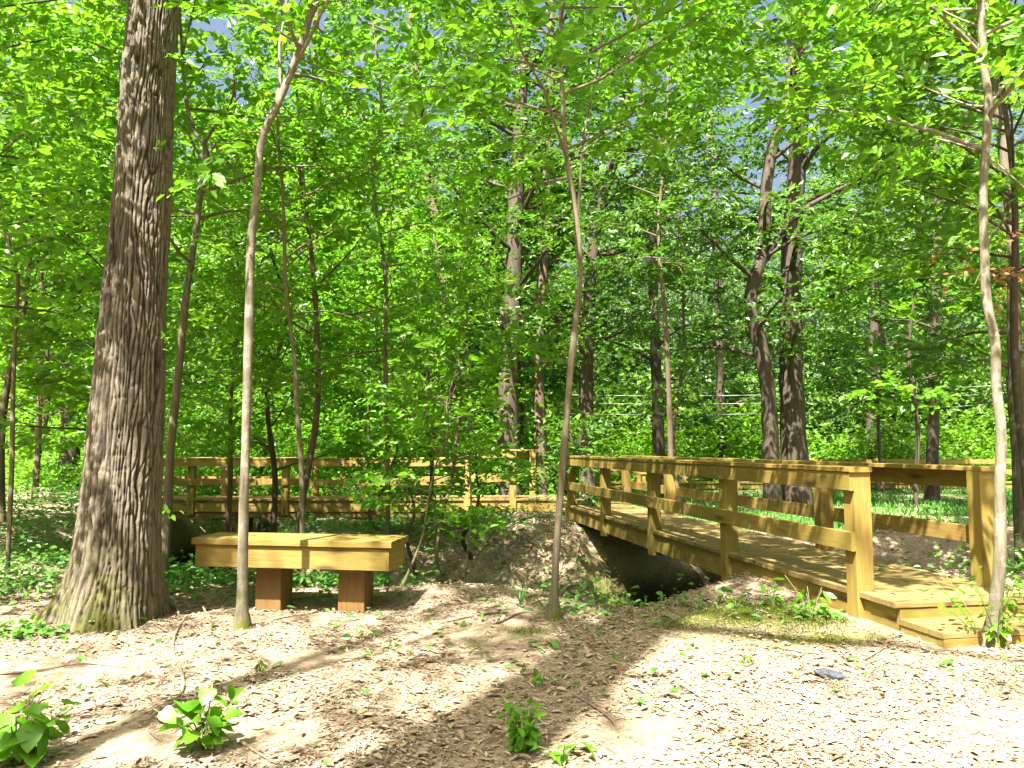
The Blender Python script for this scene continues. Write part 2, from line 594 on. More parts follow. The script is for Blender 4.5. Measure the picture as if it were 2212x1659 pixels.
# pale road far beyond the lawn
rx = np.linspace(-70, 70, 60)
ry = 52 + 2.5 * np.sin(rx * 0.04)
rv, rf = [], []
for i, (x, y) in enumerate(zip(rx, ry)):
    for dy in (-1.7, -1.6, 1.6, 1.7):
        rv.append((x, y + dy, float(H(x, y)) + (0.05 if abs(dy) < 1.65 else -0.06)))
    if i:
        for k in range(3):
            a = (i - 1) * 4 + k
            rf.append((a, a + 4, a + 5, a + 1))
me = mesh_np('road', np.array(rv), np.array(rf)[:, ::-1], M_road)
link('road', me, kind='structure')

# ------------------------------------------------------------------ timber
_box = {}


def box_mesh(L, w, h, mat, ch=0.004):
    key = (round(L, 3), round(w, 3), round(h, 3), mat.name)
    if key in _box:
        return _box[key]
    a, b = w / 2, h / 2
    c = min(ch, a * 0.4, b * 0.4)
    prof = [(-a + c, -b), (a - c, -b), (a, -b + c), (a, b - c), (a - c, b), (-a + c, b), (-a, b - c), (-a, -b + c)]
    v = [(-L / 2, y, z) for y, z in prof] + [(L / 2, y, z) for y, z in prof]
    f = [tuple(range(7, -1, -1)), tuple(range(8, 16))]
    f += [(i, (i + 1) % 8, 8 + (i + 1) % 8, 8 + i) for i in range(8)]
    me = bpy.data.meshes.new('timber')
    me.from_pydata(v, [], f)
    me.update()
    me.materials.append(mat)
    _box[key] = me
    return me


RNG = np.random.default_rng(11)


def beam(parent, name, p0, p1, w, h, mat, jit=0.0):
    """a sawn board from p0 to p1 (world, along its axis), w across (level), h up"""
    p0, p1 = Vector(p0), Vector(p1)
    d = p1 - p0
    L = d.length
    x = d.normalized()
    if abs(x.z) > 0.9:
        up = Vector((BEAM_Y[0], BEAM_Y[1], 0))
    else:
        up = Vector((0, 0, 1))
    y = up.cross(x).normalized()
    z = x.cross(y)
    R = Matrix((x, y, z)).transposed().to_euler()
    if jit:
        R.x += float(RNG.normal(0, jit))
        R.z += float(RNG.normal(0, jit * 0.4))
    o = link(name, box_mesh(L, w, h, mat), parent, (p0 + p1) / 2 - parent.location)
    o.rotation_euler = R
    return o


BEAM_Y = (0, 1)


class Frame:
    """local frame of a walkway: s along, t to the right, z up"""
    def __init__(self, origin, d):
        self.o = Vector((origin[0], origin[1], 0))
        self.d = Vector((d[0], d[1], 0)).normalized()
        self.n = Vector((self.d.y, -self.d.x, 0))

    def p(self, s, t, z):
        return self.o + self.d * s + self.n * t + Vector((0, 0, z))


ZD = 0.38      # top of the decks

# ---- the near footbridge
fr = Frame((2.577, 5.80), (-0.1736, 0.985))
BEAM_Y = (fr.d.x, fr.d.y)
nb = thing('footbridge', 'yellow pine footbridge with railings crossing the gully on the right, its step end nearest', 'footbridge', fr.p(0, 0.57, 0.1))
SP = 2.183
NP = 5
t_l, t_r = 0.07, 1.15
zc = 1.267
for k in range(NP):
    s = 0.07 + k * SP
    for t in (t_l, t_r):
        g = float(H(*fr.p(s, t, 0)[:2]))
        zb = g - 0.25 if k == 0 else max(0.055, -9)
        beam(nb, 'post', fr.p(s, t, zb), fr.p(s, t, zc), 0.14, 0.14, M_wood)
for t0, sgn in ((0.0, -1), (1.22, 1)):
    tr_ = t0 + sgn * 0.0195
    tc_ = t0 - sgn * 0.047
    cuts = [0.0, 0.07 + 2 * SP, 0.14 + 4 * SP]
    for a, b in zip(cuts[:-1], cuts[1:]):
        b2 = b - 0.004
        beam(nb, 'top_rail', fr.p(a, tr_, 1.197), fr.p(b2, tr_, 1.197), 0.038, 0.139, M_wood)
        beam(nb, 'middle_rail', fr.p(a, tr_, 0.748), fr.p(b2, tr_, 0.748), 0.038, 0.142, M_wood)
        beam(nb, 'cap_rail', fr.p(a - 0.02, tc_, 1.287), fr.p(b2 - 0.02, tc_, 1.287), 0.19, 0.038, M_wood)
    ti = t0 - sgn * 0.067
    ss = [-0.36, 0.07 + 1.5 * SP, 9.2]
    for a, b in zip(ss[:-1], ss[1:]):
        beam(nb, 'stringer', fr.p(a, ti, 0.222), fr.p(b - 0.004, ti, 0.222), 0.042, 0.235, M_wood)
beam(nb, 'stringer', fr.p(-0.34, 0.57, 0.222), fr.p(9.2, 0.57, 0.222), 0.042, 0.235, M_wood)
s = -0.415
pl = 0.1435
while s < 10.4:
    t0, t1 = (0.012, 1.208)
    if s < -0.1:
        t0, t1 = 0.008, 1.24
    o = beam(nb, 'plank', fr.p(s + pl / 2, t0 + RNG.normal(0, 0.004), ZD - 0.019), fr.p(s + pl / 2, t1 + RNG.normal(0, 0.004), ZD - 0.019), 0.1385, 0.038, M_deck, 0.004)
    s += pl
beam(nb, 'riser_board', fr.p(-0.384, 0.046, 0.236), fr.p(-0.384, 1.18, 0.236), 0.04, 0.205, M_wood)

# ---- the loose step in front of it
st = thing('wooden_step', 'low pine box step on the leaf litter in front of the footbridge', 'step', fr.p(-0.73, 0.6, 0.12))
for a, b in ((-0.83, -0.69), (-0.686, -0.546), (-0.542, -0.41)):
    beam(st, 'tread_board', fr.p((a + b) / 2, 0.03, 0.252), fr.p((a + b) / 2, 1.2, 0.252), 0.138, 0.038, M_deck)
beam(st, 'front_board', fr.p(-0.807, 0.035, 0.145), fr.p(-0.807, 1.195, 0.145), 0.04, 0.174, M_wood)
for t in (0.057, 1.173):
    beam(st, 'side_board', fr.p(-0.785, t, 0.145), fr.p(-0.415, t, 0.145), 0.04, 0.174, M_wood)

# ---- the far walkway running off to the left behind the bench
fw = Frame((-8.6, 16.15), (1, 0.014))
BEAM_Y = (fw.d.x, fw.d.y)
lb = thing('footbridge', 'far pine walkway with two rails running left behind the big trunk and the bench', 'footbridge', fw.p(6, -0.6, 0.1))
zl = 1.20


def wx(X):
    return X + 8.6


for X in (-8.50, -6.76, -4.78, -2.80):
    beam(lb, 'post', fw.p(wx(X), -0.07, 0.04), fw.p(wx(X), -0.07, zl), 0.14, 0.14, M_wood)
for X in (-8.5, -6.42, -4.40, -2.40):
    beam(lb, 'post', fw.p(wx(X), -1.07, 0.04), fw.p(wx(X), -1.07, zl), 0.14, 0.14, M_wood)
for X in (-8.0, -5.8, -3.8):
    for t in (-0.25, -0.9):
        P = fw.p(wx(X), t, 0)
        beam(lb, 'pile', fw.p(wx(X), t, float(H(P.x, P.y)) - 0.4), fw.p(wx(X), t, 0.1), 0.14, 0.14, M_wood)
for t0, sgn in ((0.0, 1), (-1.14, -1)):
    tr_ = t0 + sgn * 0.0195
    tc_ = t0 - sgn * 0.047
    cuts = [wx(-8.6), wx(-6.76), wx(-2.80), wx(-1.0)]
    for a, b in zip(cuts[:-1], cuts[1:]):
        beam(lb, 'top_rail', fw.p(a, tr_, zl - 0.07), fw.p(b - 0.004, tr_, zl - 0.07), 0.038, 0.139, M_wood)
        beam(lb, 'middle_rail', fw.p(a, tr_, 0.735), fw.p(b - 0.004, tr_, 0.735), 0.038, 0.14, M_wood)
        beam(lb, 'cap_rail', fw.p(a, tc_, zl + 0.0205), fw.p(b - 0.004, tc_, zl + 0.0205), 0.19, 0.038, M_wood)
    ti = t0 - sgn * 0.067
    for a, b in ((-8.6, -5.0), (-5.0, -0.9), (-0.9, 0.95)):
        beam(lb, 'support_beam', fw.p(wx(a), ti - sgn * 0.05, 0.045), fw.p(wx(b) - 0.004, ti - sgn * 0.05, 0.045), 0.09, 0.11, M_leg)
        beam(lb, 'stringer', fw.p(wx(a), ti, 0.222), fw.p(wx(b) - 0.004, ti, 0.222), 0.042, 0.235, M_wood)
s = 0.0
while s < wx(1.15):
    beam(lb, 'plank', fw.p(s + pl / 2, -1.128, ZD - 0.019), fw.p(s + pl / 2, -0.012, ZD - 0.019), 0.1385, 0.038, M_deck, 0.004)
    s += pl
# raised corner railing of the landing
zh = 1.375
for X, t in ((-0.95, -0.07), (0.02, -0.07), (0.48, -1.07)):
    beam(lb, 'corner_post', fw.p(wx(X), t, 0.04), fw.p(wx(X), t, zh), 0.14, 0.14, M_wood)
beam(lb, 'top_rail', fw.p(wx(-0.95), 0.0195, zh - 0.07), fw.p(wx(0.09), 0.0195, zh - 0.07), 0.038, 0.139, M_wood)
beam(lb, 'middle_rail', fw.p(wx(-0.95), 0.0195, 0.80), fw.p(wx(0.09), 0.0195, 0.80), 0.038, 0.139, M_wood)
beam(lb, 'cap_rail', fw.p(wx(-1.0), -0.047, zh + 0.0205), fw.p(wx(0.1), -0.047, zh + 0.0205), 0.19, 0.038, M_wood)
beam(lb, 'top_rail', fw.p(wx(-0.95), -1.1595, zh - 0.07), fw.p(wx(0.55), -1.1595, zh - 0.07), 0.038, 0.139, M_wood)
beam(lb, 'middle_rail', fw.p(wx(-0.95), -1.1595, 0.80), fw.p(wx(0.55), -1.1595, 0.80), 0.038, 0.139, M_wood)
beam(lb, 'cap_rail', fw.p(wx(-0.95), -1.093, zh + 0.0205), fw.p(wx(0.56), -1.093, zh + 0.0205), 0.19, 0.038, M_wood)

# ---- the railing of another walkway far across the lawn
ff = Frame((3.0, 30.0), (1, 0.02))
BEAM_Y = (ff.d.x, ff.d.y)
fb = thing('boardwalk', 'distant orange pine boardwalk railing across the lawn on the right', 'boardwalk', ff.p(11, -0.6, -0.1))
zf = 1.0
k = 0.3
while k < 24:
    for t in (-0.07, -1.07):
        P = ff.p(k, t, 0)
        beam(fb, 'post', ff.p(k, t, float(H(P.x, P.y)) - 0.3), ff.p(k, t, zf + 0.05), 0.14, 0.14, M_wood)
    k += 1.85
for t in (0.0195, -1.1595):
    for a in range(0, 24, 4):
        for z in (zf - 0.09, zf - 0.5):
            beam(fb, 'rail', ff.p(a, t, z), ff.p(a + 3.996, t, z), 0.038, 0.16, M_wood)
for t in (-0.1, -1.04):
    beam(fb, 'stringer', ff.p(0, t, -0.05), ff.p(24, t, -0.05), 0.04, 0.2, M_wood)
for i in range(160):
    beam(fb, 'plank', ff.p(0.075 + i * 0.15, -1.1, 0.07), ff.p(0.075 + i * 0.15, -0.04, 0.07), 0.145, 0.036, M_deck)

# ---- the bench
bf = Frame((-2.75, 6.64), (1.755, -0.28))
BEAM_Y = (bf.d.x, bf.d.y)
BL, BD = 1.78, 0.49
bench = thing('bench', 'backless yellow pine box bench on two red-brown block legs under the trees', 'bench', bf.p(BL / 2, -BD / 2, 0.1))
zs = 0.68
nbds = 4
bw = BD / nbds
for i in range(nbds):
    t = -(i + 0.5) * bw
    beam(bench, 'seat_board', bf.p(0, t, zs - 0.0275), bf.p(BL, t, zs - 0.0275), bw - 0.004, 0.055, M_wood, 0.002)
iv = 0.026
zfm = zs - 0.055 - 0.0945
beam(bench, 'front_board', bf.p(iv, -iv - 0.02, zfm), bf.p(BL - iv, -iv - 0.02, zfm), 0.04, 0.187, M_wood)
beam(bench, 'back_board', bf.p(iv, -BD + iv + 0.02, zfm), bf.p(BL - iv, -BD + iv + 0.02, zfm), 0.04, 0.187, M_wood)
for s in (iv + 0.02, BL - iv - 0.02):
    beam(bench, 'end_board', bf.p(s, -iv - 0.043, zfm), bf.p(s, -BD + iv + 0.043, zfm), 0.04, 0.187, M_wood)
for s in (0.61, 1.365):
    P = bf.p(s, -0.3, 0)
    g = float(H(P.x, P.y))
    for t in (-0.265, -0.385):
        beam(bench, 'leg', bf.p(s, t, g - 0.2), bf.p(s, t, zs - 0.058), 0.116, 0.235, M_leg)

# ------------------------------------------------------------------ leaves
def leaf_geo(P, D, N, L, wr, rng, fold=0.16, droop=0.14, fine=True):
    """many leaves: base point, direction, normal, length -> verts, quad faces, per-vertex random"""
    D = norm(D)
    Sd = norm(np.cross(N, D))
    N = np.cross(D, Sd)
    n = len(P)
    L = np.broadcast_to(L, (n,))[:, None]
    hw = L * wr * 0.5
    r = np.clip(rng.beta(2, 2, n), 0, 1)
    if fine:
        b = P
        r1 = P + D * L * 0.30 + Sd * hw * 0.92 + N * hw * fold * 2
        r2 = P + D * L * 0.66 + Sd * hw * 0.80 + N * (hw * fold * 1.6 - L * droop * 0.4)
        tip = P + D * L - N * L * droop
        l2 = P + D * L * 0.66 - Sd * hw * 0.80 + N * (hw * fold * 1.6 - L * droop * 0.4)
        l1 = P + D * L * 0.30 - Sd * hw * 0.92 + N * hw * fold * 2
        V = np.stack([b, r1, r2, tip, l2, l1], 1).reshape(-1, 3)
        i = np.arange(n)[:, None] * 6
        F = np.stack([i + np.array([0, 1, 2, 3]), i + np.array([0, 3, 4, 5])], 1).reshape(-1, 4)
        return V, F, np.repeat(r, 6)
    V = np.stack([P, P + D * L * 0.48 + Sd * hw + N * hw * fold * 2, P + D * L - N * L * droop, P + D * L * 0.48 - Sd * hw + N * hw * fold * 2], 1).reshape(-1, 3)
    i = np.arange(n)[:, None] * 4
    F = i + np.array([0, 1, 2, 3])
    return V, F, np.repeat(r, 4)


def sprays(Cn, A, U, Ls, nl, leafL, rng, jit=0.35):
    """leaf sprays: centre, twig direction, up vector, twig length -> leaf base points, dirs, normals, lengths"""
    S_ = len(Cn)
    A = norm(A)
    B = norm(np.cross(U, A))
    U = np.cross(A, B)
    k = np.arange(nl)
    tt = (k + 0.5) / nl
    side = np.where(k % 2 == 0, 1.0, -1.0)
    side[-1] = 0.12
    Ls = np.broadcast_to(Ls, (S_,))
    P = Cn[:, None] + A[:, None] * ((tt[None] - 0.5) * Ls[:, None])[..., None]
    P = P + rng.normal(0, 0.03, P.shape) * Ls[:, None, None]
    D = A[:, None] * 0.62 + B[:, None] * (side[None, :, None] * 0.85) + rng.normal(0, 0.22, P.shape)
    Nn = U[:, None] + rng.normal(0, jit, P.shape)
    L = leafL * rng.uniform(0.62, 1.2, (S_, nl)) * (0.75 + 0.35 * np.sin(np.pi * np.clip(tt, 0.1, 0.9)))[None]
    return P.reshape(-1, 3), D.reshape(-1, 3), Nn.reshape(-1, 3), L.ravel()


class Crown:
    def __init__(self, seed):
        self.rng = np.random.default_rng(seed)
        self.P, self.D, self.N, self.L = [], [], [], []
        self.br = Tubes()
        self.nbr = 0

    def add_sprays(self, Cn, A, Ls, nl, leafL, tilt=0.34, jit=0.5):
        Cn = np.asarray(Cn, float)
        U = np.array((s_dir.x * 0.55, s_dir.y * 0.55, 0.85)) + self.rng.normal(0, tilt, Cn.shape)
        for a, b in zip((self.P, self.D, self.N, self.L), sprays(Cn, np.asarray(A, float), U, Ls, nl, leafL, self.rng, jit)):
            a.append(b)

    def branch(self, P, r0, spr, leafL, nl=13, Ls=0.5, spread=0.28, t0=0.25, tube=True, sides=5):
        """a limb along P with leaf sprays hung round it"""
        P = np.asarray(P, float)
        n = len(P)
        if tube:
            self.br.add(P, np.linspace(r0, r0 * 0.25, n), sides)
            self.nbr += 1
        L = np.linalg.norm(np.diff(P, axis=0), axis=1).sum()
        k = max(2, int(spr * L))
        rng = self.rng
        t = rng.uniform(t0, 1.0, k) ** 0.85
        fi = t * (n - 1)
        i = np.minimum(fi.astype(int), n - 2)
        w = (fi - i)[:, None]
        base = P[i] * (1 - w) + P[i + 1] * w
        T = norm(P[i + 1] - P[i])
        lat = norm(np.cross(T, np.array((0, 0, 1.0)) + 1e-3))
        sgn = rng.choice([-1.0, 1.0], k)[:, None]
        off = np.abs(rng.normal(0, 1, (k, 1))) * spread * L * (1.15 - t[:, None])
        A = norm(T * rng.uniform(0.3, 1.0, (k, 1)) + lat * sgn * rng.uniform(0.3, 1.0, (k, 1)) + rng.normal(0, 0.12, (k, 3)))
        Cn = base + lat * sgn * off + A * Ls * 0.4 + np.array((0, 0, 1.0)) * rng.normal(0.0, 0.06 + 0.04 * L, (k, 1))
        Cn[:, 2] -= off[:, 0] * 0.15
        self.add_sprays(Cn, A, Ls * rng.uniform(0.7, 1.25, k), nl, leafL)

    def auto(self, trunk, r, z0, z1, nb, Lmax, leafL, spr=6, nl=13, Ls=0.5, shape='umbrella', up=(0.15, 0.6), tube=True):
        rng = self.rng
        trunk = np.asarray(trunk, float)
        az = rng.uniform(0, 6.28)
        for i in range(nb):
            q = (i + rng.uniform(0, 1)) / nb
            z = z0 + (z1 - z0) * q
            zz = trunk[:, 2]
            c = np.array([np.interp(z, zz, trunk[:, 0]), np.interp(z, zz, trunk[:, 1]), z])
            az += 2.4 + rng.normal(0, 0.5)
            if shape == 'umbrella':
                L = Lmax * (0.55 + 0.45 * math.sin(math.pi * min(1, q * 0.85 + 0.12)))
            else:
                L = Lmax * (1.0 - 0.75 * q)
            L *= rng.uniform(0.6, 1.15)
            e = rng.uniform(*up) + 0.35 * q
            d = np.array((math.cos(az) * math.cos(e), math.sin(az) * math.cos(e), math.sin(e)))
            pts = [c]
            for s in range(1, 6):
                d = norm(d + rng.normal(0, 0.10, 3) + np.array((0, 0, -0.05)))
                pts.append(pts[-1] + d * L / 5)
            self.branch(np.array(pts), max(0.008, r * 0.32 * (1 - 0.5 * q)), spr, leafL, nl, Ls, tube=tube)

    def leaf_mesh(self, name, mat, wr=0.55, fine=True, origin=(0, 0, 0)):
        P, D, N, L = np.vstack(self.P), np.vstack(self.D), np.vstack(self.N), np.concatenate(self.L)
        V, F, r = leaf_geo(P, D, N, L, wr, self.rng, fine=fine)
        return mesh_np(name, V - np.asarray(origin), F, mat, False, {'rnd': r})


TRI = {}


def tree(name, label, cat, trunk_pts, r0, r1, bark_m, leaf_m, seed, flare=1.5, sides=12, limbs=(), auto=None, group=None,
         extra=None, fine=True, wr=0.55, wob=0.12, nseg=None, reach=None):
    """trunk_pts: world polyline from the ground up. limbs: (points, radius, sprays per metre, leaf length)"""
    if reach:
        trunk_pts = list(trunk_pts)
        e = trunk_pts[-1]
        trunk_pts += [e + np.array((0.08, 0.05, 0.5)) * (reach - e[2]), e + np.array((0.1, 0.1, 1.0)) * (reach - e[2])]
    P = catmull(trunk_pts, nseg or max(14, 6 * len(trunk_pts)))
    n = len(P)
    base = P[0].copy()
    t = np.linspace(0, 1, n)
    R = r0 + (r1 - r0) * t
    h = P[:, 2] - P[0, 2]
    R = R * (1 + (flare - 1) * np.exp(-h / (r0 * 2.2)))
    P[0, 2] -= 0.15
    if name == 'sapling':
        R = R * 0.68 * (1 + 0.9 * np.exp(-h / 0.07)) * (1 + 0.10 * vnoise(h * 3.1, seed * 1.3, 0.5) + 0.05 * vnoise(h * 11.0, seed * 2.3, 1.5))
    root = thing(name, label, cat, base, group)
    T = Tubes().add(P, R, sides, wob, seed * 1.7)
    link('trunk', T.mesh('trunk', bark_m, base), root)
    cr = Crown(seed)
    for lm in limbs:
        pts = catmull(lm[0], 10)
        lr = lm[1] * (0.75 if name == 'sapling' else 1.0)
        tb = Tubes().add(pts, np.linspace(lr, lr * 0.35, 10), 7, 0.08, seed)
        link('limb', tb.mesh('limb', bark_m, base), root)
        if lm[2] > 0:
            cr.branch(pts, lm[1], lm[2], lm[3], tube=False, t0=lm[4] if len(lm) > 4 else 0.3)
    if auto:
        cr.auto(P[2:], r0, **auto)
    if extra:
        extra(cr)
    if cr.nbr:
        o = link('branches', cr.br.mesh('branches', bark_m, base), root)
        o['kind'] = 'stuff'
    if cr.P:
        link('crown', cr.leaf_mesh('crown', leaf_m, wr, fine, base), root)
    return root


def px(pts, Y, dy=0.0):
    """polyline of view positions at distance Y (drifting by dy to the last point)"""
    n = len(pts)
    return [at(u, v, Y + dy * i / max(1, n - 1)) for i, (u, v) in enumerate(pts)]


def foot(p):
    p = np.array(p, float)
    p[2] = float(H(p[0], p[1]))
    return p


def grounded(pts):
    pts = [np.array(p, float) for p in pts]
    pts[0] = foot(pts[0])
    return pts


# ------------------------------------------------------------------ the big trunk on the left
def big_tree():
    Yb = 6.2
    # centre line and half widths taken at several heights
    rows = [(242, 1335, 112), (246, 1280, 105), (254, 1200, 97), (260, 1100, 91), (268, 1000, 86), (281, 800, 77), (303, 500, 69), (317, 250, 63), (334, 0, 61)]
    Z, X, R = [], [], []
    for u, v, hw in rows:
        p = at(u, v, Yb)
        Z.append(p[2])
        X.append(p[0])
        R.append(hw * Yb / FPX * 0.86)
    z0 = float(H(X[0], Yb)) - 0.12
    Z[0] = z0 + 0.1
    top = 17.0
    nz, na = 560, 250
    zz = np.concatenate([np.linspace(z0, 6.6, nz), np.linspace(6.9, top, 40)])
    cx = np.interp(zz, Z, X)
    slope = (X[-1] - X[-3]) / (Z[-1] - Z[-3])
    up = zz > Z[-1]
    cx[up] = X[-1] + slope * (zz[up] - Z[-1])
    rr = np.interp(zz, Z, R)
    rr[up] = R[-1] * (1 - 0.07 * (zz[up] - Z[-1]))
    for _ in range(30):
        cx[1:-1] = 0.25 * cx[:-2] + 0.5 * cx[1:-1] + 0.25 * cx[2:]
        rr[1:-1] = 0.25 * rr[:-2] + 0.5 * rr[1:-1] + 0.25 * rr[2:]
    a = np.linspace(0, 2 * np.pi, na, endpoint=False)
    A, Zg = np.meshgrid(a, zz)
    u = A / (2 * np.pi)
    hgt = Zg - (z0 + 0.12)
    # long interlacing ridges
    wpx = 44
    wz = vnoise(u * 9, Zg * 2.6, 7.0, 9) * 0.55 + vnoise(u * 22, Zg * 6.5, 9.0, 22) * 0.28
    uu = u * wpx + wz * 1.25
    n1 = vnoise(uu, Zg * 1.35, 1.0, wpx)
    n2 = vnoise(uu * 2, Zg * 4.5, 2.0, wpx * 2)
    w1 = u * 48 + 1.45 * vnoise(u * 13, Zg * 1.5, 3.0, 13) + 0.5 * vnoise(u * 34, Zg * 5.0, 4.4, 34)
    w2 = u * 24 + 1.2 * vnoise(u * 11, Zg * 1.0, 8.0, 11) + 0.45 * vnoise(u * 30, Zg * 3.6, 9.1, 30)
    rid = np.minimum(np.clip(np.abs(np.sin(np.pi * w1)) * 1.55, 0, 1), np.clip(np.abs(np.sin(np.pi * w2)) * 3.6, 0, 1)) ** 0.75
    crk = np.clip(np.abs(vnoise(u * 30 + wz, Zg * 9.0, 4.0, 30)) * 3.2, 0, 1)
    rid = rid * (0.74 + 0.26 * crk)
    fine_ = vnoise(u * 90, Zg * 20, 5.0, 90)
    ridge = np.clip(rid * 0.85 + 0.12 * n2 + 0.06 * fine_ + 0.05, 0, 1)
    disp = (ridge - 0.6) * 0.032 + 0.012 * vnoise(u * 5, Zg * 1.1, 6.0, 5) + 0.003 * fine_
    rad = np.repeat(rr[:, None], na, 1)
    # buttress roots
    flare = np.zeros_like(A)
    for ang, amp, wdt, dec in ((math.radians(190), 0.24, 0.30, 0.20), (math.radians(262), 0.08, 0.30, 0.18), (math.radians(318), 0.05, 0.3, 0.22), (math.radians(60), 0.2, 0.4, 0.3), (math.radians(120), 0.25, 0.35, 0.3)):
        da = (A - ang + np.pi) % (2 * np.pi) - np.pi
        flare += amp * np.exp(-(da / wdt) ** 2) * np.exp(-np.maximum(hgt, 0) / dec)
    rad = rad + flare + disp
    V = np.stack([np.repeat(cx[:, None], na, 1) + rad * np.cos(A), Yb + rad * np.sin(A), Zg], -1)
    gh = H(V[:70, :, 0], V[:70, :, 1])
    V[:70, :, 2] = np.maximum(V[:70, :, 2], gh - 0.1)
    m, k = A.shape
    i = np.arange(m - 1)[:, None] * k
    j = np.arange(k)[None]
    F = np.stack([i + j, i + (j + 1) % k, i + k + (j + 1) % k, i + k + j], -1).reshape(-1, 4)
    moss = np.exp(-np.maximum(hgt, 0) / 0.42) * (0.35 + 0.65 * np.exp(-(((A - math.radians(285) + np.pi) % (2 * np.pi) - np.pi) / 0.35) ** 2)
                                                 + np.exp(-(((A - math.radians(200) + np.pi) % (2 * np.pi) - np.pi) / 0.45) ** 2))
    base = np.array((cx[10], Yb, z0 + 0.12))
    root = thing('tree', 'massive furrowed tree trunk with mossy root flare left of the bench', 'tree', base)
    me = mesh_np('trunk', V.reshape(-1, 3) - base, F, M_bark_big, True, {'ridge': ridge.ravel(), 'moss': np.clip(moss, 0, 1).ravel()})
    link('trunk', me, root)
    # crown high above the view
    cr = Crown(5)
    tr = np.stack([cx, np.full_like(cx, Yb), zz], -1)[::8]
    cr.auto(tr, 0.25, 8.2, 16.8, 26, 3.6, 0.10, spr=5, nl=12, Ls=0.6)
    o = link('branches', cr.br.mesh('branches', M_bark_brown, base), root)
    o['kind'] = 'stuff'
    link('crown', cr.leaf_mesh('crown', M_leaf_mid, 0.5, False, base), root)
    # three small sprouts on the bark
    for uu_, vv in ((345, 320), (355, 740), (368, 1110)):
        p = at(uu_, vv, Yb - 0.27)
        rng = np.random.default_rng(uu_)
        n = 6
        V2, F2, r2 = leaf_geo(p + rng.normal(0, 0.025, (n, 3)), rng.normal(0, 1, (n, 3)) + np.array((0.3, -0.8, 0.2)), rng.normal(0, 0.4, (n, 3)) + np.array((0, -0.3, 1)), 0.06, 0.55, rng)
        link('sprout', mesh_np('sprout', V2 - base, F2, M_leaf_near, False, {'rnd': r2}), root)
    return root


big_tree()

# ------------------------------------------------------------------ saplings that stand close by
LN = 0.108
tree('sapling', 'slender pale sapling right in front of the bench, bending right above', 'sapling',
     grounded(px([(523, 1338), (524, 1250), (527, 1100), (532, 900), (538, 700), (543, 520), (556, 400), (566, 300), (604, 215), (648, 105), (668, 40), (690, -20), (715, -180), (720, -420)], 5.85)),
     0.058, 0.03, M_bark_pale, M_leaf_near, 101, 1.35, 14,
     limbs=[(px([(598, 222), (606, 170), (603, 110), (612, 50), (625, -40), (630, -200)], 5.85, 0.2), 0.024, 7, LN),
            (px([(652, 100), (630, 85), (590, 60), (530, 15), (470, -40)], 5.85, -0.5), 0.018, 9, LN),
            (px([(640, 120), (700, 150), (780, 165), (860, 150)], 5.85, 0.8), 0.012, 9, LN),
            (px([(572, 285), (520, 290), (470, 330), (430, 400)], 5.85, -0.4), 0.010, 6, LN)],
     auto=dict(z0=4.2, z1=7.4, nb=18, Lmax=2.1, leafL=LN, spr=9))

tree('sapling', 'crooked pale sapling at the right edge, leafy at its foot beside the step', 'sapling',
     grounded(px([(2140, 1425), (2148, 1330), (2160, 1200), (2160, 1050), (2162, 930), (2152, 830), (2150, 740), (2132, 650), (2127, 540), (2124, 400), (2135, 230), (2128, 160), (2121, 60), (2118, -60), (2116, -400)], 5.05)),
     0.056, 0.028, M_bark_pale, M_leaf_near, 102, 1.45, 14,
     limbs=[(px([(2138, 225), (2165, 190), (2195, 160), (2240, 110)], 5.05, 0.3), 0.016, 9, LN),
            (px([(2128, 340), (2150, 350), (2190, 385), (2230, 420)], 5.05, -0.2), 0.012, 9, LN),
            (px([(2124, 330), (2080, 315), (2010, 300), (1940, 330), (1870, 380)], 5.05, 0.9), 0.012, 10, LN),
            (px([(2126, 230), (2085, 225), (2000, 190), (1900, 150), (1800, 120)], 5.05, 1.0), 0.012, 10, LN),
            (px([(2124, 60), (2050, 30), (1960, -30), (1900, -80)], 5.05, 0.6), 0.012, 10, LN)],
     reach=9.8, auto=dict(z0=3.4, z1=9.6, nb=34, Lmax=2.5, leafL=LN, spr=11))

tree('sapling', 'thin brown sapling forking upward left of the footbridge in mid view', 'sapling',
     grounded(px([(1195, 1330), (1200, 1230), (1208, 1100), (1220, 950), (1230, 820), (1243, 700), (1252, 620), (1250, 520), (1238, 420), (1224, 340), (1216, 220), (1212, 100), (1210, -60), (1208, -300)], 6.0)),
     0.044, 0.018, M_bark_tan, M_leaf_near, 103, 1.8, 12,
     limbs=[(px([(1246, 480), (1252, 420), (1256, 340), (1266, 260), (1285, 190), (1300, 90), (1310, -40)], 6.0, 0.3), 0.018, 8, LN),
            (px([(1224, 330), (1180, 300), (1120, 290), (1060, 320)], 6.0, 0.4), 0.010, 9, LN),
            (px([(1256, 330), (1310, 290), (1370, 270), (1430, 290)], 6.0, 0.5), 0.010, 8, LN),
            (px([(1214, 180), (1150, 150), (1080, 160), (1020, 200)], 6.0, -0.5), 0.010, 9, LN),
            (px([(1290, 170), (1360, 120), (1450, 110), (1540, 150)], 6.0, 0.5), 0.010, 9, LN)],
     reach=10.0, auto=dict(z0=3.5, z1=9.9, nb=38, Lmax=2.4, leafL=LN, spr=13))

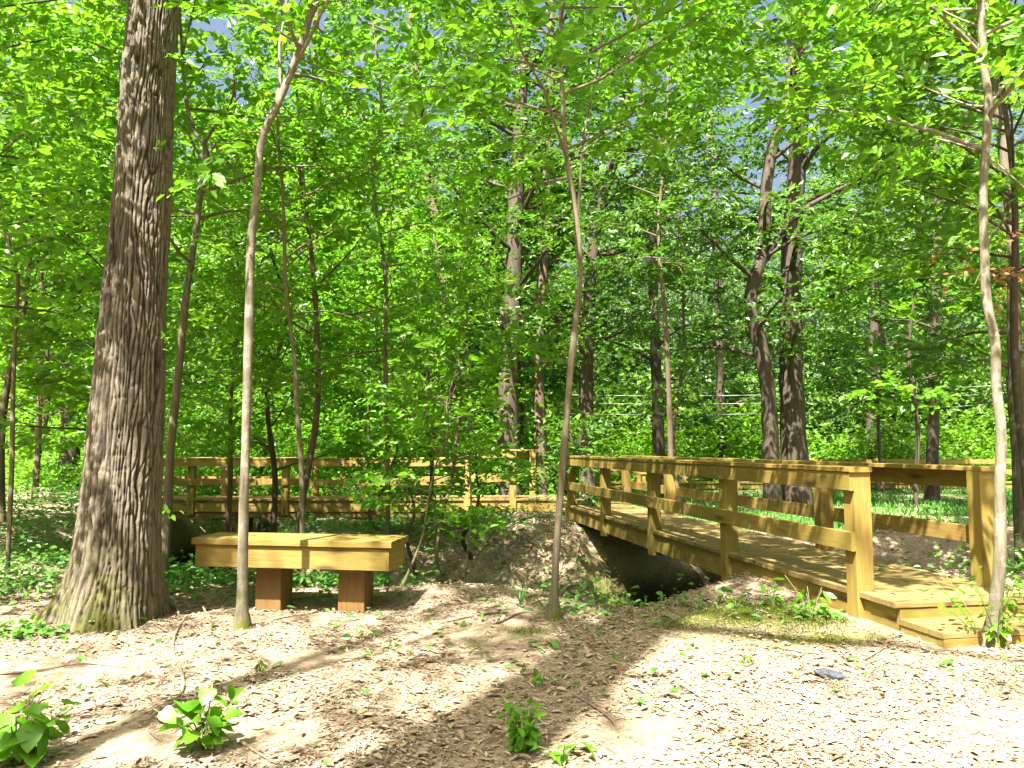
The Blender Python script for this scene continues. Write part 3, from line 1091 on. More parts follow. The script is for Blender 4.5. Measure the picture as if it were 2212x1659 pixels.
tree('sapling', 'grey leaning sapling standing just behind the massive trunk, forked high', 'sapling',
     grounded(px([(350, 1280), (360, 1120), (370, 960), (388, 780), (402, 640), (420, 520), (436, 400), (444, 345)], 7.6)) + px([(440, 310), (418, 280), (400, 200), (390, 60), (380, -150)], 7.6),
     0.066, 0.018, M_bark_grey, M_leaf_near, 104, 1.3, 12,
     limbs=[(px([(444, 350), (460, 315), (500, 300), (560, 310), (640, 318), (740, 330)], 7.6, 0.6), 0.022, 9, LN),
            (px([(420, 520), (470, 540), (520, 600), (545, 680)], 7.6, 0.5), 0.010, 8, LN),
            (px([(400, 200), (440, 140), (500, 80), (560, 40)], 7.6, 0.4), 0.012, 9, LN)],
     auto=dict(z0=3.3, z1=6.6, nb=14, Lmax=1.6, leafL=LN, spr=8))

tree('sapling', 'flaky tan sapling rising behind the middle of the bench', 'sapling',
     grounded(px([(653, 1300), (653, 1150), (650, 1000), (641, 870), (636, 780), (624, 680), (616, 580), (614, 500), (610, 400), (600, 280), (606, 120), (612, -60), (620, -300)], 7.6)),
     0.040, 0.015, M_bark_tan, M_leaf_near, 105, 1.2, 10,
     limbs=[(px([(616, 580), (660, 540), (720, 500), (770, 490)], 7.6, 0.5), 0.012, 10, LN),
            (px([(624, 680), (580, 640), (540, 630), (490, 650)], 7.6, 0.6), 0.010, 10, LN)],
     auto=dict(z0=2.6, z1=7.6, nb=20, Lmax=1.7, leafL=LN, spr=8))

tree('sapling', 'slim upright sapling behind the right end of the bench', 'sapling',
     grounded(px([(838, 1160), (838, 1040), (834, 900), (833, 760), (834, 640), (826, 540), (812, 440), (805, 345), (822, 260), (818, 140), (800, 0), (790, -200)], 9.6)),
     0.046, 0.018, M_bark_tan, M_leaf_near, 106, 1.2, 10,
     limbs=[(px([(812, 350), (790, 270), (770, 230), (760, 120), (752, -20)], 9.6, 0.4), 0.02, 7, LN),
            (px([(822, 250), (880, 210), (950, 190), (1060, 150), (1150, 110)], 9.6, 0.6), 0.022, 8, LN),
            (px([(834, 620), (842, 520), (850, 400), (846, 280)], 9.6, 0.3), 0.014, 7, LN)],
     auto=dict(z0=3.0, z1=8.4, nb=20, Lmax=1.9, leafL=LN, spr=8))

tree('sapling', 'dark crooked sapling hugging the left edge, forked at head height', 'sapling',
     grounded(px([(14, 1290), (20, 1150), (26, 1000), (28, 860), (33, 720), (38, 600), (20, 530), (8, 460), (-10, 380), (-25, 200), (-30, 0), (-30, -300)], 7.6)),
     0.036, 0.016, M_bark_grey, M_leaf_near, 107, 1.3, 10,
     limbs=[(px([(38, 600), (70, 575), (120, 560), (180, 590)], 7.6, 0.2), 0.014, 10, LN),
            (px([(0, 460), (80, 420), (150, 440), (220, 480)], 7.6, 0.4), 0.012, 10, LN)],
     auto=dict(z0=3.0, z1=8.0, nb=22, Lmax=2.0, leafL=LN, spr=9))

tree('sapling', 'thin sapling leaning far right with a bowed stem between bench and footbridge', 'sapling',
     grounded(px([(955, 1305), (946, 1240), (944, 1180), (962, 1090), (975, 1040)], 8.2)) + px([(985, 960), (1000, 850), (1040, 775), (1090, 720), (1170, 640), (1220, 570)], 8.0),
     0.036, 0.012, M_bark_tan, M_leaf_near, 108, 1.2, 10,
     limbs=[(px([(1000, 850), (990, 760), (1000, 660), (1010, 560), (1008, 450)], 8.0), 0.012, 8, LN),
            (px([(1090, 720), (1140, 740), (1190, 730)], 8.0, -0.4), 0.008, 10, LN)],
     auto=dict(z0=1.2, z1=3.0, nb=11, Lmax=0.9, leafL=LN * 0.9, spr=11))

tree('sapling', 'small bent sapling touching the right end of the bench', 'sapling',
     grounded(px([(868, 1285), (885, 1230), (912, 1160), (925, 1080), (940, 1010), (968, 930), (965, 870), (985, 800)], 7.4)),
     0.020, 0.007, M_bark_tan, M_leaf_near, 109, 1.2, 8,
     limbs=[(px([(912, 1160), (945, 1130), (975, 1120)], 7.4, -0.2), 0.006, 12, LN)],
     auto=dict(z0=0.7, z1=2.3, nb=11, Lmax=0.7, leafL=LN * 0.9, spr=12))

tree('sapling', 'straight twiggy sapling on the gully bank left of the middle brown sapling', 'sapling',
     grounded(px([(1002, 1305), (1010, 1200), (1018, 1100), (1014, 1000), (1012, 880), (1010, 740), (1006, 600)], 7.9)),
     0.018, 0.007, M_bark_tan, M_leaf_near, 110, 1.2, 8,
     auto=dict(z0=0.6, z1=3.4, nb=10, Lmax=0.7, leafL=LN * 0.9, spr=10))

# ------------------------------------------------------------------ understory trees and background trees
rng = np.random.default_rng(77)


def straight(x, y, h, lean=0.25, bend=0.18, r=None):
    n = 6
    g = float(H(x, y))
    lx, ly = r.normal(0, lean), r.normal(0, lean)
    pts = []
    for i in range(n):
        q = i / (n - 1)
        pts.append(np.array((x + lx * q + (r.normal(0, bend) if i else 0), y + ly * q + (r.normal(0, bend) if i else 0), g + h * q)))
    return pts


under = [
    (-1.25, 10.4, 1.9, 1.0, 0.55, 7, 'small leafy bush on the gully bank nearest the bench right end'),
    (-0.62, 12.2, 1.7, 0.5, 0.55, 8, 'bright leafy bush on the gully bank before the walkway'),
    (-2.1, 12.6, 1.9, 0.7, 0.6, 8, 'leafy bush between the bench and the far walkway'),
    (5.7, 8.3, 9.0, 4.3, 2.7, 34, 'leafy tree leaning in over the right edge beyond the near right post'),
    (-8.4, 8.2, 9.0, 2.8, 2.6, 34, 'leafy tree reaching in from beyond the left edge'),
    (-4.9, 6.2, 7.5, 2.4, 2.1, 30, 'leafy sapling whose crown fills the upper left corner before the massive trunk'),
    (-2.55, 9.8, 8.0, 3.2, 1.9, 24, 'leafy young tree between the front sapling and the slim upright sapling'),
    (-3.6, 11.6, 6.5, 1.3, 1.7, 26, 'low leafy young tree right behind the bench left end'),
    # x, y, height, lowest leaf, limb length, limbs, label
    (-7.6, 11.5, 8.5, 1.6, 2.3, 34, 'leafy understory tree beyond the dark crooked sapling on the far left'),
    (-5.3, 10.3, 8.0, 2.2, 2.0, 30, 'leafy understory tree filling the gap left of the massive trunk'),
    (-5.0, 13.4, 7.6, 2.6, 2.1, 18, 'bright leafy tree before the far walkway, right of the massive trunk'),
    (-3.4, 18.0, 6.0, 0.3, 2.2, 30, 'low bright tree just beyond the far walkway, behind the flaky sapling'),
    (-1.5, 13.2, 5.2, 0.8, 1.1, 18, 'low bright tree in front of the far walkway behind the slim upright sapling'),
    (1.15, 14.5, 1.9, 0.35, 0.55, 12, 'small leafy shrub by the far end of the footbridge'),
    (-9.6, 15.5, 10, 1.2, 2.7, 40, 'broad understory tree at the left end of the far walkway'),
    (-6.2, 19.0, 9, 0.4, 2.6, 40, 'tall leafy tree just beyond the far walkway on the left'),
    (-2.6, 19.2, 9, 0.4, 2.6, 40, 'tall leafy tree just beyond the far walkway at its middle'),
    (0.2, 22.0, 12, 2.6, 2.8, 40, 'leafy tree standing beyond the raised landing corner'),
    (3.95, 18.2, 8.5, 2.2, 2.2, 22, 'drooping leafy tree beyond the footbridge rail at its middle'),
    (9.4, 18.0, 9.0, 2.0, 2.4, 26, 'drooping leafy tree between the twin dark trunks and the right edge'),
    (9.6, 13.0, 9.0, 2.4, 2.4, 34, 'leafy understory tree at the right behind the crooked sapling'),
    (12.5, 19.0, 11, 2.0, 2.9, 38, 'leafy tree at the far right beyond the gully'),
    (3.0, 14.5, 9.5, 4.8, 2.4, 30, 'high leafy crown above the far end of the footbridge'),
    (-12.5, 20.0, 11, 1.0, 3.0, 36, 'shaded leafy tree far back at the left edge'),
    (-0.4, 27.5, 12, 1.2, 3.0, 36, 'leafy tree on the lawn far behind the landing'),
    (-4.4, 25.5, 13, 1.0, 3.3, 42, 'leafy tree far behind the far walkway at left of middle'),
    (13.0, 27.0, 13, 2.4, 3.4, 40, 'leafy tree at the right end of the lawn'),
    (-9.0, 27.0, 13, 1.0, 3.4, 42, 'leafy tree deep in the woods behind the massive trunk'),
    (-15.5, 29.0, 14, 1.0, 3.4, 38, 'leafy tree deep in the woods at the left edge'),
]
for i, (x, y, h, zl_, Lm, nbr, lab) in enumerate(under):
    r_ = np.random.default_rng(300 + i)
    pts = straight(x, y, h, 0.25, 0.09, r_)
    far = y > 17
    kf = (0.72, 1.0, 1.35, 0.85, 1.15)[(i * 3) % 5]
    ll = 0.145 if y < 16 else (0.18 if y < 22 else 0.22)
    tree('understory_tree', lab, 'tree', pts, 0.028 + 0.0035 * h, 0.014, M_bark_dark if i % 2 else M_bark_brown,
         (M_leaf_mid, M_leaf_deep, M_leaf_deep, M_leaf_mid)[i % 4] if x > -0.5 else (M_leaf_near if i % 3 else M_leaf_mid), 300 + i, 1.3, 9,
         auto=dict(z0=float(H(x, y)) + zl_, z1=float(H(x, y)) + h, nb=nbr, Lmax=Lm, leafL=ll * kf, spr=(11 if y < 17 else 9) / kf ** 1.25, nl=11, Ls=(0.55 if y < 16 else 0.75) * kf ** 0.5),
         group='leafy understory trees', fine=False, wr=(0.5, 0.62, 0.72)[i % 3])

back = [
    # view polyline, distance, radius, bark, label, crown base, crown limb length
    ([(1172, 960), (1163, 800), (1172, 600), (1180, 420), (1186, 250)], 19.5, 0.17, M_bark_brown, 'tall brown trunk behind the landing, peeling and half hidden by leaves'),
    ([(1102, 985), (1098, 850), (1108, 650), (1116, 420), (1124, 250)], 18.6, 0.26, M_bark_dark, 'broad dark trunk behind the raised landing corner'),
    ([(1270, 1040), (1266, 850), (1272, 650), (1290, 470), (1330, 330)], 19.0, 0.20, M_bark_dark, 'dark leaning trunk between the middle sapling and the far end of the footbridge'),
    ([(1722, 1060), (1712, 900), (1708, 700), (1712, 520), (1722, 360), (1730, 200)], 19.0, 0.32, M_bark_dark, 'thickest dark trunk beyond the footbridge on the right'),
    ([(1668, 1050), (1660, 860), (1640, 740), (1622, 640), (1648, 540), (1656, 400), (1676, 290), (1700, 240)], 17.6, 0.19, M_bark_dark, 'crooked brown trunk with a kink, beside the thickest dark trunk'),
    ([(2012, 1075), (2016, 950), (2018, 820), (2022, 650), (2026, 480)], 24.0, 0.19, M_bark_dark, 'lone dark trunk on the lawn seen over the right rail'),
    ([(2204, 1120), (2203, 980), (2196, 850), (2190, 700), (2186, 500)], 9.6, 0.11, M_bark_grey, 'grey trunk at the right edge just behind the crooked pale sapling'),
    ([(1428, 1010), (1420, 880), (1414, 700), (1408, 520), (1404, 350)], 25.0, 0.20, M_bark_dark, 'slim dark trunk over the middle of the footbridge'),
    ([(975, 960), (968, 700), (955, 540), (930, 420), (912, 320), (900, 200)], 24.0, 0.26, M_bark_brown, 'brown leaning trunk far behind the walkway left of the landing'),
    ([(690, 960), (684, 800), (680, 660), (676, 480)], 27.0, 0.21, M_bark_brown, 'brown trunk far behind the flaky sapling'),
    ([(150, 960), (160, 800), (168, 600), (190, 400)], 22.0, 0.26, M_bark_dark, 'dark trunk deep in the shade left of the massive trunk'),
    ([(1122, 960), (1124, 700), (1126, 420), (1128, 150)], 33.0, 0.30, M_bark_grey, 'pale grey tall trunk farthest back near the middle'),
    ([(1560, 1000), (1556, 850), (1550, 650), (1545, 450)], 36.0, 0.22, M_bark_dark, 'dark trunk far back between the slim and crooked trunks'),
    ([(1880, 1005), (1884, 850), (1890, 650), (1894, 450)], 36.0, 0.24, M_bark_dark, 'dark trunk far back right of the thickest dark trunk'),
    ([(480, 980), (486, 800), (490, 600), (494, 400)], 34.0, 0.24, M_bark_dark, 'dark trunk far back between massive trunk and front sapling'),
]
for i, (pl_, Y, r, bk, lab) in enumerate(back):
    pts = grounded(px(pl_, Y))
    d = pts[-1] - pts[-2]
    top = 15.0 + (Y > 22) * 5 + (Y < 12) * -5.5
    while pts[-1][2] < top:
        pts.append(pts[-1] + np.array((d[0] * 0.4, 0.1, 1.0)) / 1.0 * 2.2)
        d = d * 0.6
    limbs = []
    if i == 4:
        limbs = [(px([(1655, 560), (1690, 500), (1740, 450), (1830, 400), (1930, 350)], 17.6, -0.8), 0.085, 5, 0.12)]
    if i == 2:
        limbs = [(px([(1290, 470), (1285, 400), (1262, 360)], 19), 0.07, 4, 0.12)]
    tree('background_tree', lab, 'tree', pts, r, r * 0.35, bk, M_leaf_deep, 500 + i, 1.35, 12, limbs=limbs,
         auto=dict(z0=pts[0][2] + (3.0 if Y < 22 else 2.5), z1=pts[-1][2], nb=27, Lmax=3.4 if Y > 12 else 2.0, leafL=0.17 if Y < 22 else 0.22, spr=6.5, nl=12, Ls=0.8 if Y > 12 else 0.55),
         group='trunks standing beyond the walkways', fine=False, wr=0.6)

# ------------------------------------------------------------------ the trees behind the camera that shade the clearing
tree('tree', 'tall tree behind the viewpoint whose trunk throws the broad diagonal shade', 'tree',
     [foot((-2.9, -2.0, 0)), np.array((-2.8, -1.95, 5)), np.array((-2.75, -1.9, 10)), np.array((-2.6, -1.9, 17.5))], 0.48, 0.26, M_bark_brown, M_leaf_mid, 701, 1.4, 16,
     auto=dict(z0=12.5, z1=17, nb=16, Lmax=3.2, leafL=0.13, spr=3.2, nl=12, Ls=0.7), fine=False, wr=0.6)
tree('tree', 'thin tree behind the viewpoint on the left whose leaves dapple the clearing', 'tree',
     [foot((-4.3, -1.0, 0)), np.array((-4.2, -0.9, 4)), np.array((-4.0, -0.6, 8)), np.array((-3.9, -0.6, 11.5))], 0.13, 0.05, M_bark_brown, M_leaf_mid, 702, 1.4, 12,
     auto=dict(z0=6.0, z1=11.5, nb=20, Lmax=3.1, leafL=0.13, spr=6, nl=12, Ls=0.7), fine=False, wr=0.6)

# ------------------------------------------------------------------ far woods, added rear woods, undergrowth
def mass(name, n_cl, sampler, leafL, per, mat, seed, rad=(0.8, 0.35), wr=0.65):
    r_ = np.random.default_rng(seed)
    Cc = sampler(r_, n_cl)
    P, D, N = [], [], []
    k = per
    off = r_.normal(0, 1, (n_cl, k, 3)) * np.array((rad[0], rad[0], rad[1])) * 0.6
    P = (Cc[:, None] + off).reshape(-1, 3)
    D = r_.normal(0, 1, P.shape) * np.array((1, 1, 0.45))
    N = r_.normal(0, 0.45, P.shape) + np.array((0, 0, 1.0))
    L = leafL * r_.uniform(0.6, 1.3, len(P))
    keep = P[:, 2] > H(P[:, 0], P[:, 1]) + 0.02
    V, F, r = leaf_geo(P[keep], D[keep], N[keep], L[keep], wr, r_, fine=False)
    o = link(name, mesh_np(name, V, F, mat, False, {'rnd': r}), kind='stuff')
    return o


def far_s(r_, n):
    y = r_.uniform(40, 78, n)
    x = r_.uniform(-0.78, 0.78, n) * y
    top = 22 + 6 * vnoise(x * 0.12, y * 0.12, 4) + 0.08 * y
    top = top * (1 - 0.45 * np.exp(-((x / y - 0.27) / 0.07) ** 2) - 0.3 * np.exp(-((x / y - 0.5) / 0.04) ** 2) - 0.35 * np.exp(-((x / y + 0.17) / 0.03) ** 2))
    top = np.minimum(top, 3.5 + (y - 39) * 1.15)
    z = r_.uniform(0.0, 1, n) ** 1.1 * top
    return np.stack([x, y, z], -1)


mass('far_or_unseen_woods', 9500, far_s, 0.5, 26, M_leaf_far, 21, (1.5, 0.6))


def rear_block_s(r_, n):
    a = r_.uniform(-2.0, 2.0, n)
    d = r_.uniform(15, 27, n)
    x, y = np.sin(a) * d, -np.cos(a) * d * 0.9 - 3
    return np.stack([x, y, r_.uniform(0, 1, n) * (6 + 0.42 * d)], -1)


mass('far_or_unseen_woods', 2600, rear_block_s, 0.5, 22, M_leaf_mid, 25, (1.3, 0.6))  # unseen woods behind the camera, added to block low sky and cut fill


def pine_s(r_, n):
    c = np.array([(13, 42, 7.5), (17, 44, 10), (9, 43, 9), (20, 43, 6), (24, 46, 9), (6, 45, 12)])
    k = r_.integers(0, len(c), n)
    return c[k] + r_.normal(0, 1, (n, 3)) * np.array((1.7, 1.2, 3.2))


o = mass('pine_foliage', 900, pine_s, 0.30, 30, M_pine, 22, (0.9, 0.35), 0.25)


def under_s(r_, n):
    y = r_.uniform(17.9, 38, n)
    x = r_.uniform(-0.75, 0.1, n) * y
    top = 0.8 + 2.6 * np.clip(vnoise(x * 0.4, y * 0.4, 5) + 0.5, 0, 1)
    return np.stack([x, y, r_.uniform(0, 1, n) * top], -1)


mass('undergrowth', 2600, under_s, 0.15, 26, M_leaf_near, 23, (0.7, 0.35))


def under_r(r_, n):
    y = r_.uniform(33, 44, n)
    x = r_.uniform(-0.1, 0.75, n) * y
    top = 0.8 + 2.4 * np.clip(vnoise(x * 0.3, y * 0.3, 6) + 0.5, 0, 1)
    return np.stack([x, y, r_.uniform(0, 1, n) * top], -1)


mass('undergrowth', 2200, under_r, 0.26, 24, M_leaf_mid, 24, (0.9, 0.4))

# ------------------------------------------------------------------ ground cover, grass and litter
def scatter_cover(name, regions, leafL, seed, mat, h=0.16):
    r_ = np.random.default_rng(seed)
    P, D, N, L = [], [], [], []
    for (cx, cy, sx, sy, n, hh) in regions:
        x = cx + r_.normal(0, sx, n)
        y = cy + r_.normal(0, sy, n)
        z = H(x, y) + 0.02 + np.abs(r_.normal(0, hh, n))
        P.append(np.stack([x, y, z], -1))
    P = np.vstack(P)
    D = r_.normal(0, 1, P.shape) * np.array((1, 1, 0.3))
    N = r_.normal(0, 0.4, P.shape) + np.array((0, 0, 1.0))
    V, F, r = leaf_geo(P, D, N, leafL * r_.uniform(0.5, 1.3, len(P)), 0.55, r_, fine=True)
    link(name, mesh_np(name, V, F, mat, False, {'rnd': r}), kind='stuff')


scatter_cover('ground_cover', [
    (-2.9, 8.1, 0.75, 0.35, 1700, 0.10), (-3.3, 7.4, 0.35, 0.3, 500, 0.10), (-1.7, 7.9, 0.5, 0.3, 800, 0.10),
    (-6.3, 9.5, 1.1, 0.9, 1500, 0.13), (-5.0, 7.4, 0.45, 0.35, 800, 0.12), (-7.2, 12.5, 1.6, 1.2, 2800, 0.2), (-9.5, 15.0, 2.0, 1.5, 3000, 0.3), (-6.9, 10.6, 1.0, 0.8, 900, 0.15),
    (-3.0, 13.9, 1.6, 0.6, 2200, 0.07), (-1.0, 13.6, 1.0, 0.7, 1400, 0.13), (0.4, 6.25, 0.3, 0.15, 60, 0.04), (0.85, 6.8, 0.4, 0.2, 120, 0.08),
    (1.6, 11.5, 0.6, 0.8, 500, 0.15), (0.3, 11.0, 1.0, 0.8, 500, 0.12), (-0.9, 9.6, 0.8, 0.8, 500, 0.12),
    (4.9, 7.2, 0.5, 0.6, 700, 0.16), (4.2, 9.8, 0.9, 0.7, 500, 0.16), (3.9, 5.3, 0.35, 0.4, 500, 0.14), (6.0, 8.5, 1.0, 1.0, 900, 0.25),
    (-4.5, 18.3, 2.5, 0.5, 2500, 0.2), (1.6, 6.5, 0.5, 0.15, 50, 0.02), (-0.3, 5.8, 1.5, 0.6, 90, 0.02), (0.5, 4.6, 1.6, 0.6, 60, 0.02),
    (1.45, 15.4, 0.5, 0.4, 700, 0.3), (2.2, 5.9, 0.25, 0.1, 40, 0.04), (-3.6, 5.75, 0.25, 0.12, 150, 0.03)], 0.075, 31, M_cover)

r_ = np.random.default_rng(41)
n = 42000
y = 13 + 27 * r_.uniform(0, 1, n) ** 1.3
x = r_.uniform(-0.05, 0.72, n) * y
k = (y > 18) | (x > 3.2)
x, y = x[k], y[k]
n = len(x)
k = vnoise(x * 0.35, y * 0.35, 8) + 0.35 > r_.uniform(-0.3, 0.9, n)
x, y = x[k], y[k]
P = np.stack([x, y, H(x, y)], -1)
D = r_.normal(0, 0.45, P.shape) + np.array((0, 0, 1.0))
V, F, r = leaf_geo(P, D, r_.normal(0, 1, P.shape), r_.uniform(0.08, 0.2, len(P)), 0.22, r_, fine=False)
link('grass', mesh_np('grass', V, F, M_grass, False, {'rnd': r}), kind='stuff')

r_ = np.random.default_rng(42)
n1, n2, n3 = 130000, 34000, 24000
y = np.concatenate([3.0 + 5.2 * r_.uniform(0, 1, n1) ** 1.15, r_.uniform(7.5, 17, n2), r_.uniform(8.5, 16, n3)])
x = np.concatenate([r_.uniform(-0.78, 0.78, n1) * (y[:n1] + 0.5), r_.uniform(-0.72, 0.62, n2) * y[n1:n1 + n2], r_.uniform(-2.6, 1.8, n3)])
thin = (moss_at(x, y) > r_.uniform(0.2, 1.1, len(x))) | (vnoise(x * 1.6, y * 1.6, 11) + 0.80 < r_.uniform(0, 0.8, len(x)))
x, y = x[~thin], y[~thin]
deep = H(x, y) < -0.75
x, y = x[~deep], y[~deep]
dec = (np.abs((x - fr.o.x) * fr.n.x + (y - fr.o.y) * fr.n.y - 0.62) < 0.60) & ((x - fr.o.x) * fr.d.x + (y - fr.o.y) * fr.d.y > -0.84)
x, y = x[~dec], y[~dec]
P = np.stack([x, y, H(x, y) + r_.uniform(0.001, 0.014, len(x))], -1)
D = r_.normal(0, 1, P.shape) * np.array((1, 1, 0.16))
N = r_.normal(0, 0.10, P.shape) + np.array((0, 0, 1.0))
L = 0.029 * np.exp(r_.normal(0, 0.36, len(x)))
L = np.where(y > 8.3, L * 1.9, L)
bigl = r_.uniform(0, 1, len(x)) < 0.06
L = np.where(bigl, np.minimum(L * 1.75, 0.075), L)
wr = np.where(bigl, r_.uniform(0.35, 0.6, len(x)), r_.uniform(0.16, 0.42, len(x)))[:, None]
tone = np.clip(r_.uniform(0, 1, len(x)) ** (1.0 + 1.4 * np.clip(vnoise(x * 0.9, y * 0.9, 17) + 0.35 - 0.35 * x / np.maximum(y, 3), 0, 1.5)), 0, 1)
tone = np.where(bigl, tone * 0.6, tone)
sm = ~bigl
V, F, r = leaf_geo(P[sm], D[sm], N[sm], L[sm], wr[sm], r_, fold=0.22, droop=0.05, fine=False)
link('leaf_litter', mesh_np('leaf_litter', V, F, M_litter, False, {'rnd': np.repeat(tone[sm], 4)}), kind='stuff')
V, F, r = leaf_geo(P[bigl] + np.array((0, 0, 0.002)), D[bigl], N[bigl] + r_.normal(0, 0.05, P[bigl].shape), L[bigl], wr[bigl], r_, fold=0.22, droop=0.06)
link('leaf_litter', mesh_np('leaf_litter', V, F, M_litter, True, {'rnd': np.repeat(tone[bigl], 6)}), kind='stuff')

# bare roots hanging out of the gully bank
r_ = np.random.default_rng(46)
rt = Tubes()
for k in range(42):
    x0, y0 = r_.uniform(-2.2, 1.2), r_.uniform(13.0, 14.6)
    q = []
    a = r_.normal(-1.57, 0.6)
    for j in range(7):
        q.append((x0, y0, float(H(x0, y0)) + r_.uniform(-0.01, 0.035)))
        a += r_.normal(0, 0.45)
        x0 += math.cos(a) * 0.28
        y0 += math.sin(a) * 0.28
    rr_ = r_.uniform(0.006, 0.022)
    rt.add(catmull(q, 18), np.linspace(rr_, rr_ * 0.4, 18), 5)
link('roots', rt.mesh('roots', M_stick), kind='stuff')

# low cushions of moss
r_ = np.random.default_rng(47)
n = 60000
x = r_.uniform(-0.3, 3.2, n)
y = r_.uniform(5.1, 6.9, n)
k = (moss_at(x, y) * (0.62 + 0.8 * vnoise(x * 5, y * 5, 19)) > r_.uniform(0.25, 0.9, n)) & ~((np.abs((x - fr.o.x) * fr.n.x + (y - fr.o.y) * fr.n.y - 0.6) < 0.68))
x, y = x[k], y[k]
P = np.stack([x, y, H(x, y)], -1)
V, F, r = leaf_geo(P, r_.normal(0, 0.5, P.shape) + np.array((0, 0, 1.0)), r_.normal(0, 1, P.shape), r_.uniform(0.010, 0.028, len(P)), 0.3, r_, fine=False)
link('moss', mesh_np('moss', V, F, M_moss, False, {'rnd': r}), kind='stuff')

# fine twigs and bits of bark lying in the litter
r_ = np.random.default_rng(48)
tw = Tubes()
for k in range(950):
    y = 3.1 + 4.6 * r_.uniform() ** 1.1
    x = r_.uniform(-0.75, 0.75) * y
    if abs((x - fr.o.x) * fr.n.x + (y - fr.o.y) * fr.n.y - 0.6) < 0.72 and y > 4.7:
        continue
    a = r_.uniform(0, 6.28)
    L = r_.uniform(0.04, 0.20)
    bx, by = np.cos(a) * L, np.sin(a) * L
    m_ = r_.normal(0, 0.12, 2) * L
    q = np.array([(x, y), (x + bx / 2 + m_[0], y + by / 2 + m_[1]), (x + bx, y + by)])
    q3 = np.column_stack([q, H(q[:, 0], q[:, 1]) + r_.uniform(0.008, 0.02)])
    rr_ = r_.uniform(0.0012, 0.0035)
    tw.add(q3, np.array((rr_, rr_, rr_ * 0.6)), 4)
link('twigs', tw.mesh('twigs', M_stick), kind='stuff')

# fallen leaves on the decks
r_ = np.random.default_rng(43)
n = 150
s_, t_ = r_.uniform(-0.4, 9, n), r_.uniform(0.1, 1.05, n)
P = np.array([fr.p(a, b, ZD + 0.004) for a, b in zip(s_, t_)])
s2, t2 = r_.uniform(0, 10.4, 160), r_.uniform(-1.1, -0.05, 160)
P = np.vstack([P, [fw.p(a, b, ZD + 0.004) for a, b in zip(s2, t2)]])
V, F, r = leaf_geo(P, r_.normal(0, 1, P.shape) * np.array((1, 1, 0.05)), np.array((0, 0, 1.0)) + r_.normal(0, 0.1, P.shape), r_.uniform(0.04, 0.08, len(P)), 0.45, r_, droop=0.0)
link('fallen_leaves', mesh_np('fallen_leaves', V, F, M_litter, False, {'rnd': np.repeat(r_.uniform(0, 1, len(P)), 6)}), kind='stuff')

# ------------------------------------------------------------------ sticks, stone, stub, cable
def stick(label, pts, Y0, r0, group='sticks lying on the leaf litter'):
    P = []
    for (u, v) in pts:
        # where the line of sight meets the ground
        Y = Y0
        for _ in range(30):
            p = at(u, v, Y)
            Y += (p[2] - float(H(p[0], p[1])) - 0.012) / max(0.12, (EYE - p[2]) / Y)
            Y = min(max(Y, 2.5), 12)
        P.append(at(u, v, Y))
    P = catmull(P, 14)
    tb = Tubes().add(P, np.linspace(r0, r0 * 0.45, 14), 6, 0.2, u)
    o = link('stick', tb.mesh('stick', M_stick, P[0]), None, P[0])
    tag(o, label, 'stick', group)


stick('long curved dark root-like stick running down from the bench shade', [(405, 1330), (385, 1355), (372, 1400), (392, 1450), (395, 1490), (372, 1515), (330, 1545)], 5, 0.013)
stick('long thin stick curving across the litter below the massive trunk', [(0, 1455), (80, 1448), (180, 1432), (270, 1440), (370, 1425)], 5, 0.009)
stick('bare pale twig on the bright litter right of the shade band', [(1430, 1452), (1470, 1478), (1510, 1503), (1552, 1532)], 4.5, 0.009)
stick('thin stick near the bottom edge beside the cut stub', [(520, 1602), (555, 1625), (600, 1652)], 4, 0.008)
stick('crooked twig in the shade band right of the bushy plant', [(1240, 1500), (1290, 1530), (1325, 1560), (1335, 1590)], 4, 0.008)
stick('pale stick lying at the foot of the middle brown sapling', [(1075, 1345), (1130, 1322), (1185, 1324)], 6, 0.010)
stick('stick beside the moss in front of the footbridge', [(1690, 1400), (1740, 1408), (1800, 1415)], 5, 0.010)
stick('twig lying before the wooden step', [(1865, 1425), (1900, 1405), (1925, 1390)], 5, 0.008)
stick('short stick near the broad-leaved plant at the lower left', [(165, 1598), (200, 1588), (225, 1580)], 4, 0.014)
stick('dark fallen stick behind the bench on the right', [(950, 1345), (1020, 1330), (1080, 1322)], 6, 0.014)

p = at(1795, 1478, 4.62)
g = float(H(p[0], p[1]))
r_ = np.random.default_rng(6)
ph, th = np.meshgrid(np.linspace(0, np.pi, 14), np.linspace(0, 2 * np.pi, 24, endpoint=False), indexing='ij')
sx = np.sin(ph) * np.cos(th)
sy = np.sin(ph) * np.sin(th)
sz = np.cos(ph)
rr = 1 + 0.25 * vnoise(sx * 2 + 3, sy * 2, sz * 2) + 0.12 * vnoise(sx * 6, sy * 6, sz * 6)
V = np.stack([sx * rr * 0.085, sy * rr * 0.05, sz * rr * 0.026], -1).reshape(-1, 3)
i = np.arange(13)[:, None] * 24
j = np.arange(24)[None]
F = np.stack([i + j, i + 24 + j, i + 24 + (j + 1) % 24, i + (j + 1) % 24], -1).reshape(-1, 4)
o = link('stone', mesh_np('stone', V, F, M_stone, True), None, (p[0], p[1], g + 0.015))
o.rotation_euler = (0, 0.12, -0.5)
tag(o, 'flat blue-grey stone lying on the sunlit litter before the step', 'stone')

# cut stub beside the middle plant
def on_ground(u, v):
    Y = 4.5
    for _ in range(40):
        p = at(u, v, Y)
        Y += (p[2] - float(H(p[0], p[1]))) / max(0.12, (EYE - p[2]) / Y)
        Y = min(max(Y, 2.5), 14)
    return foot(at(u, v, Y))


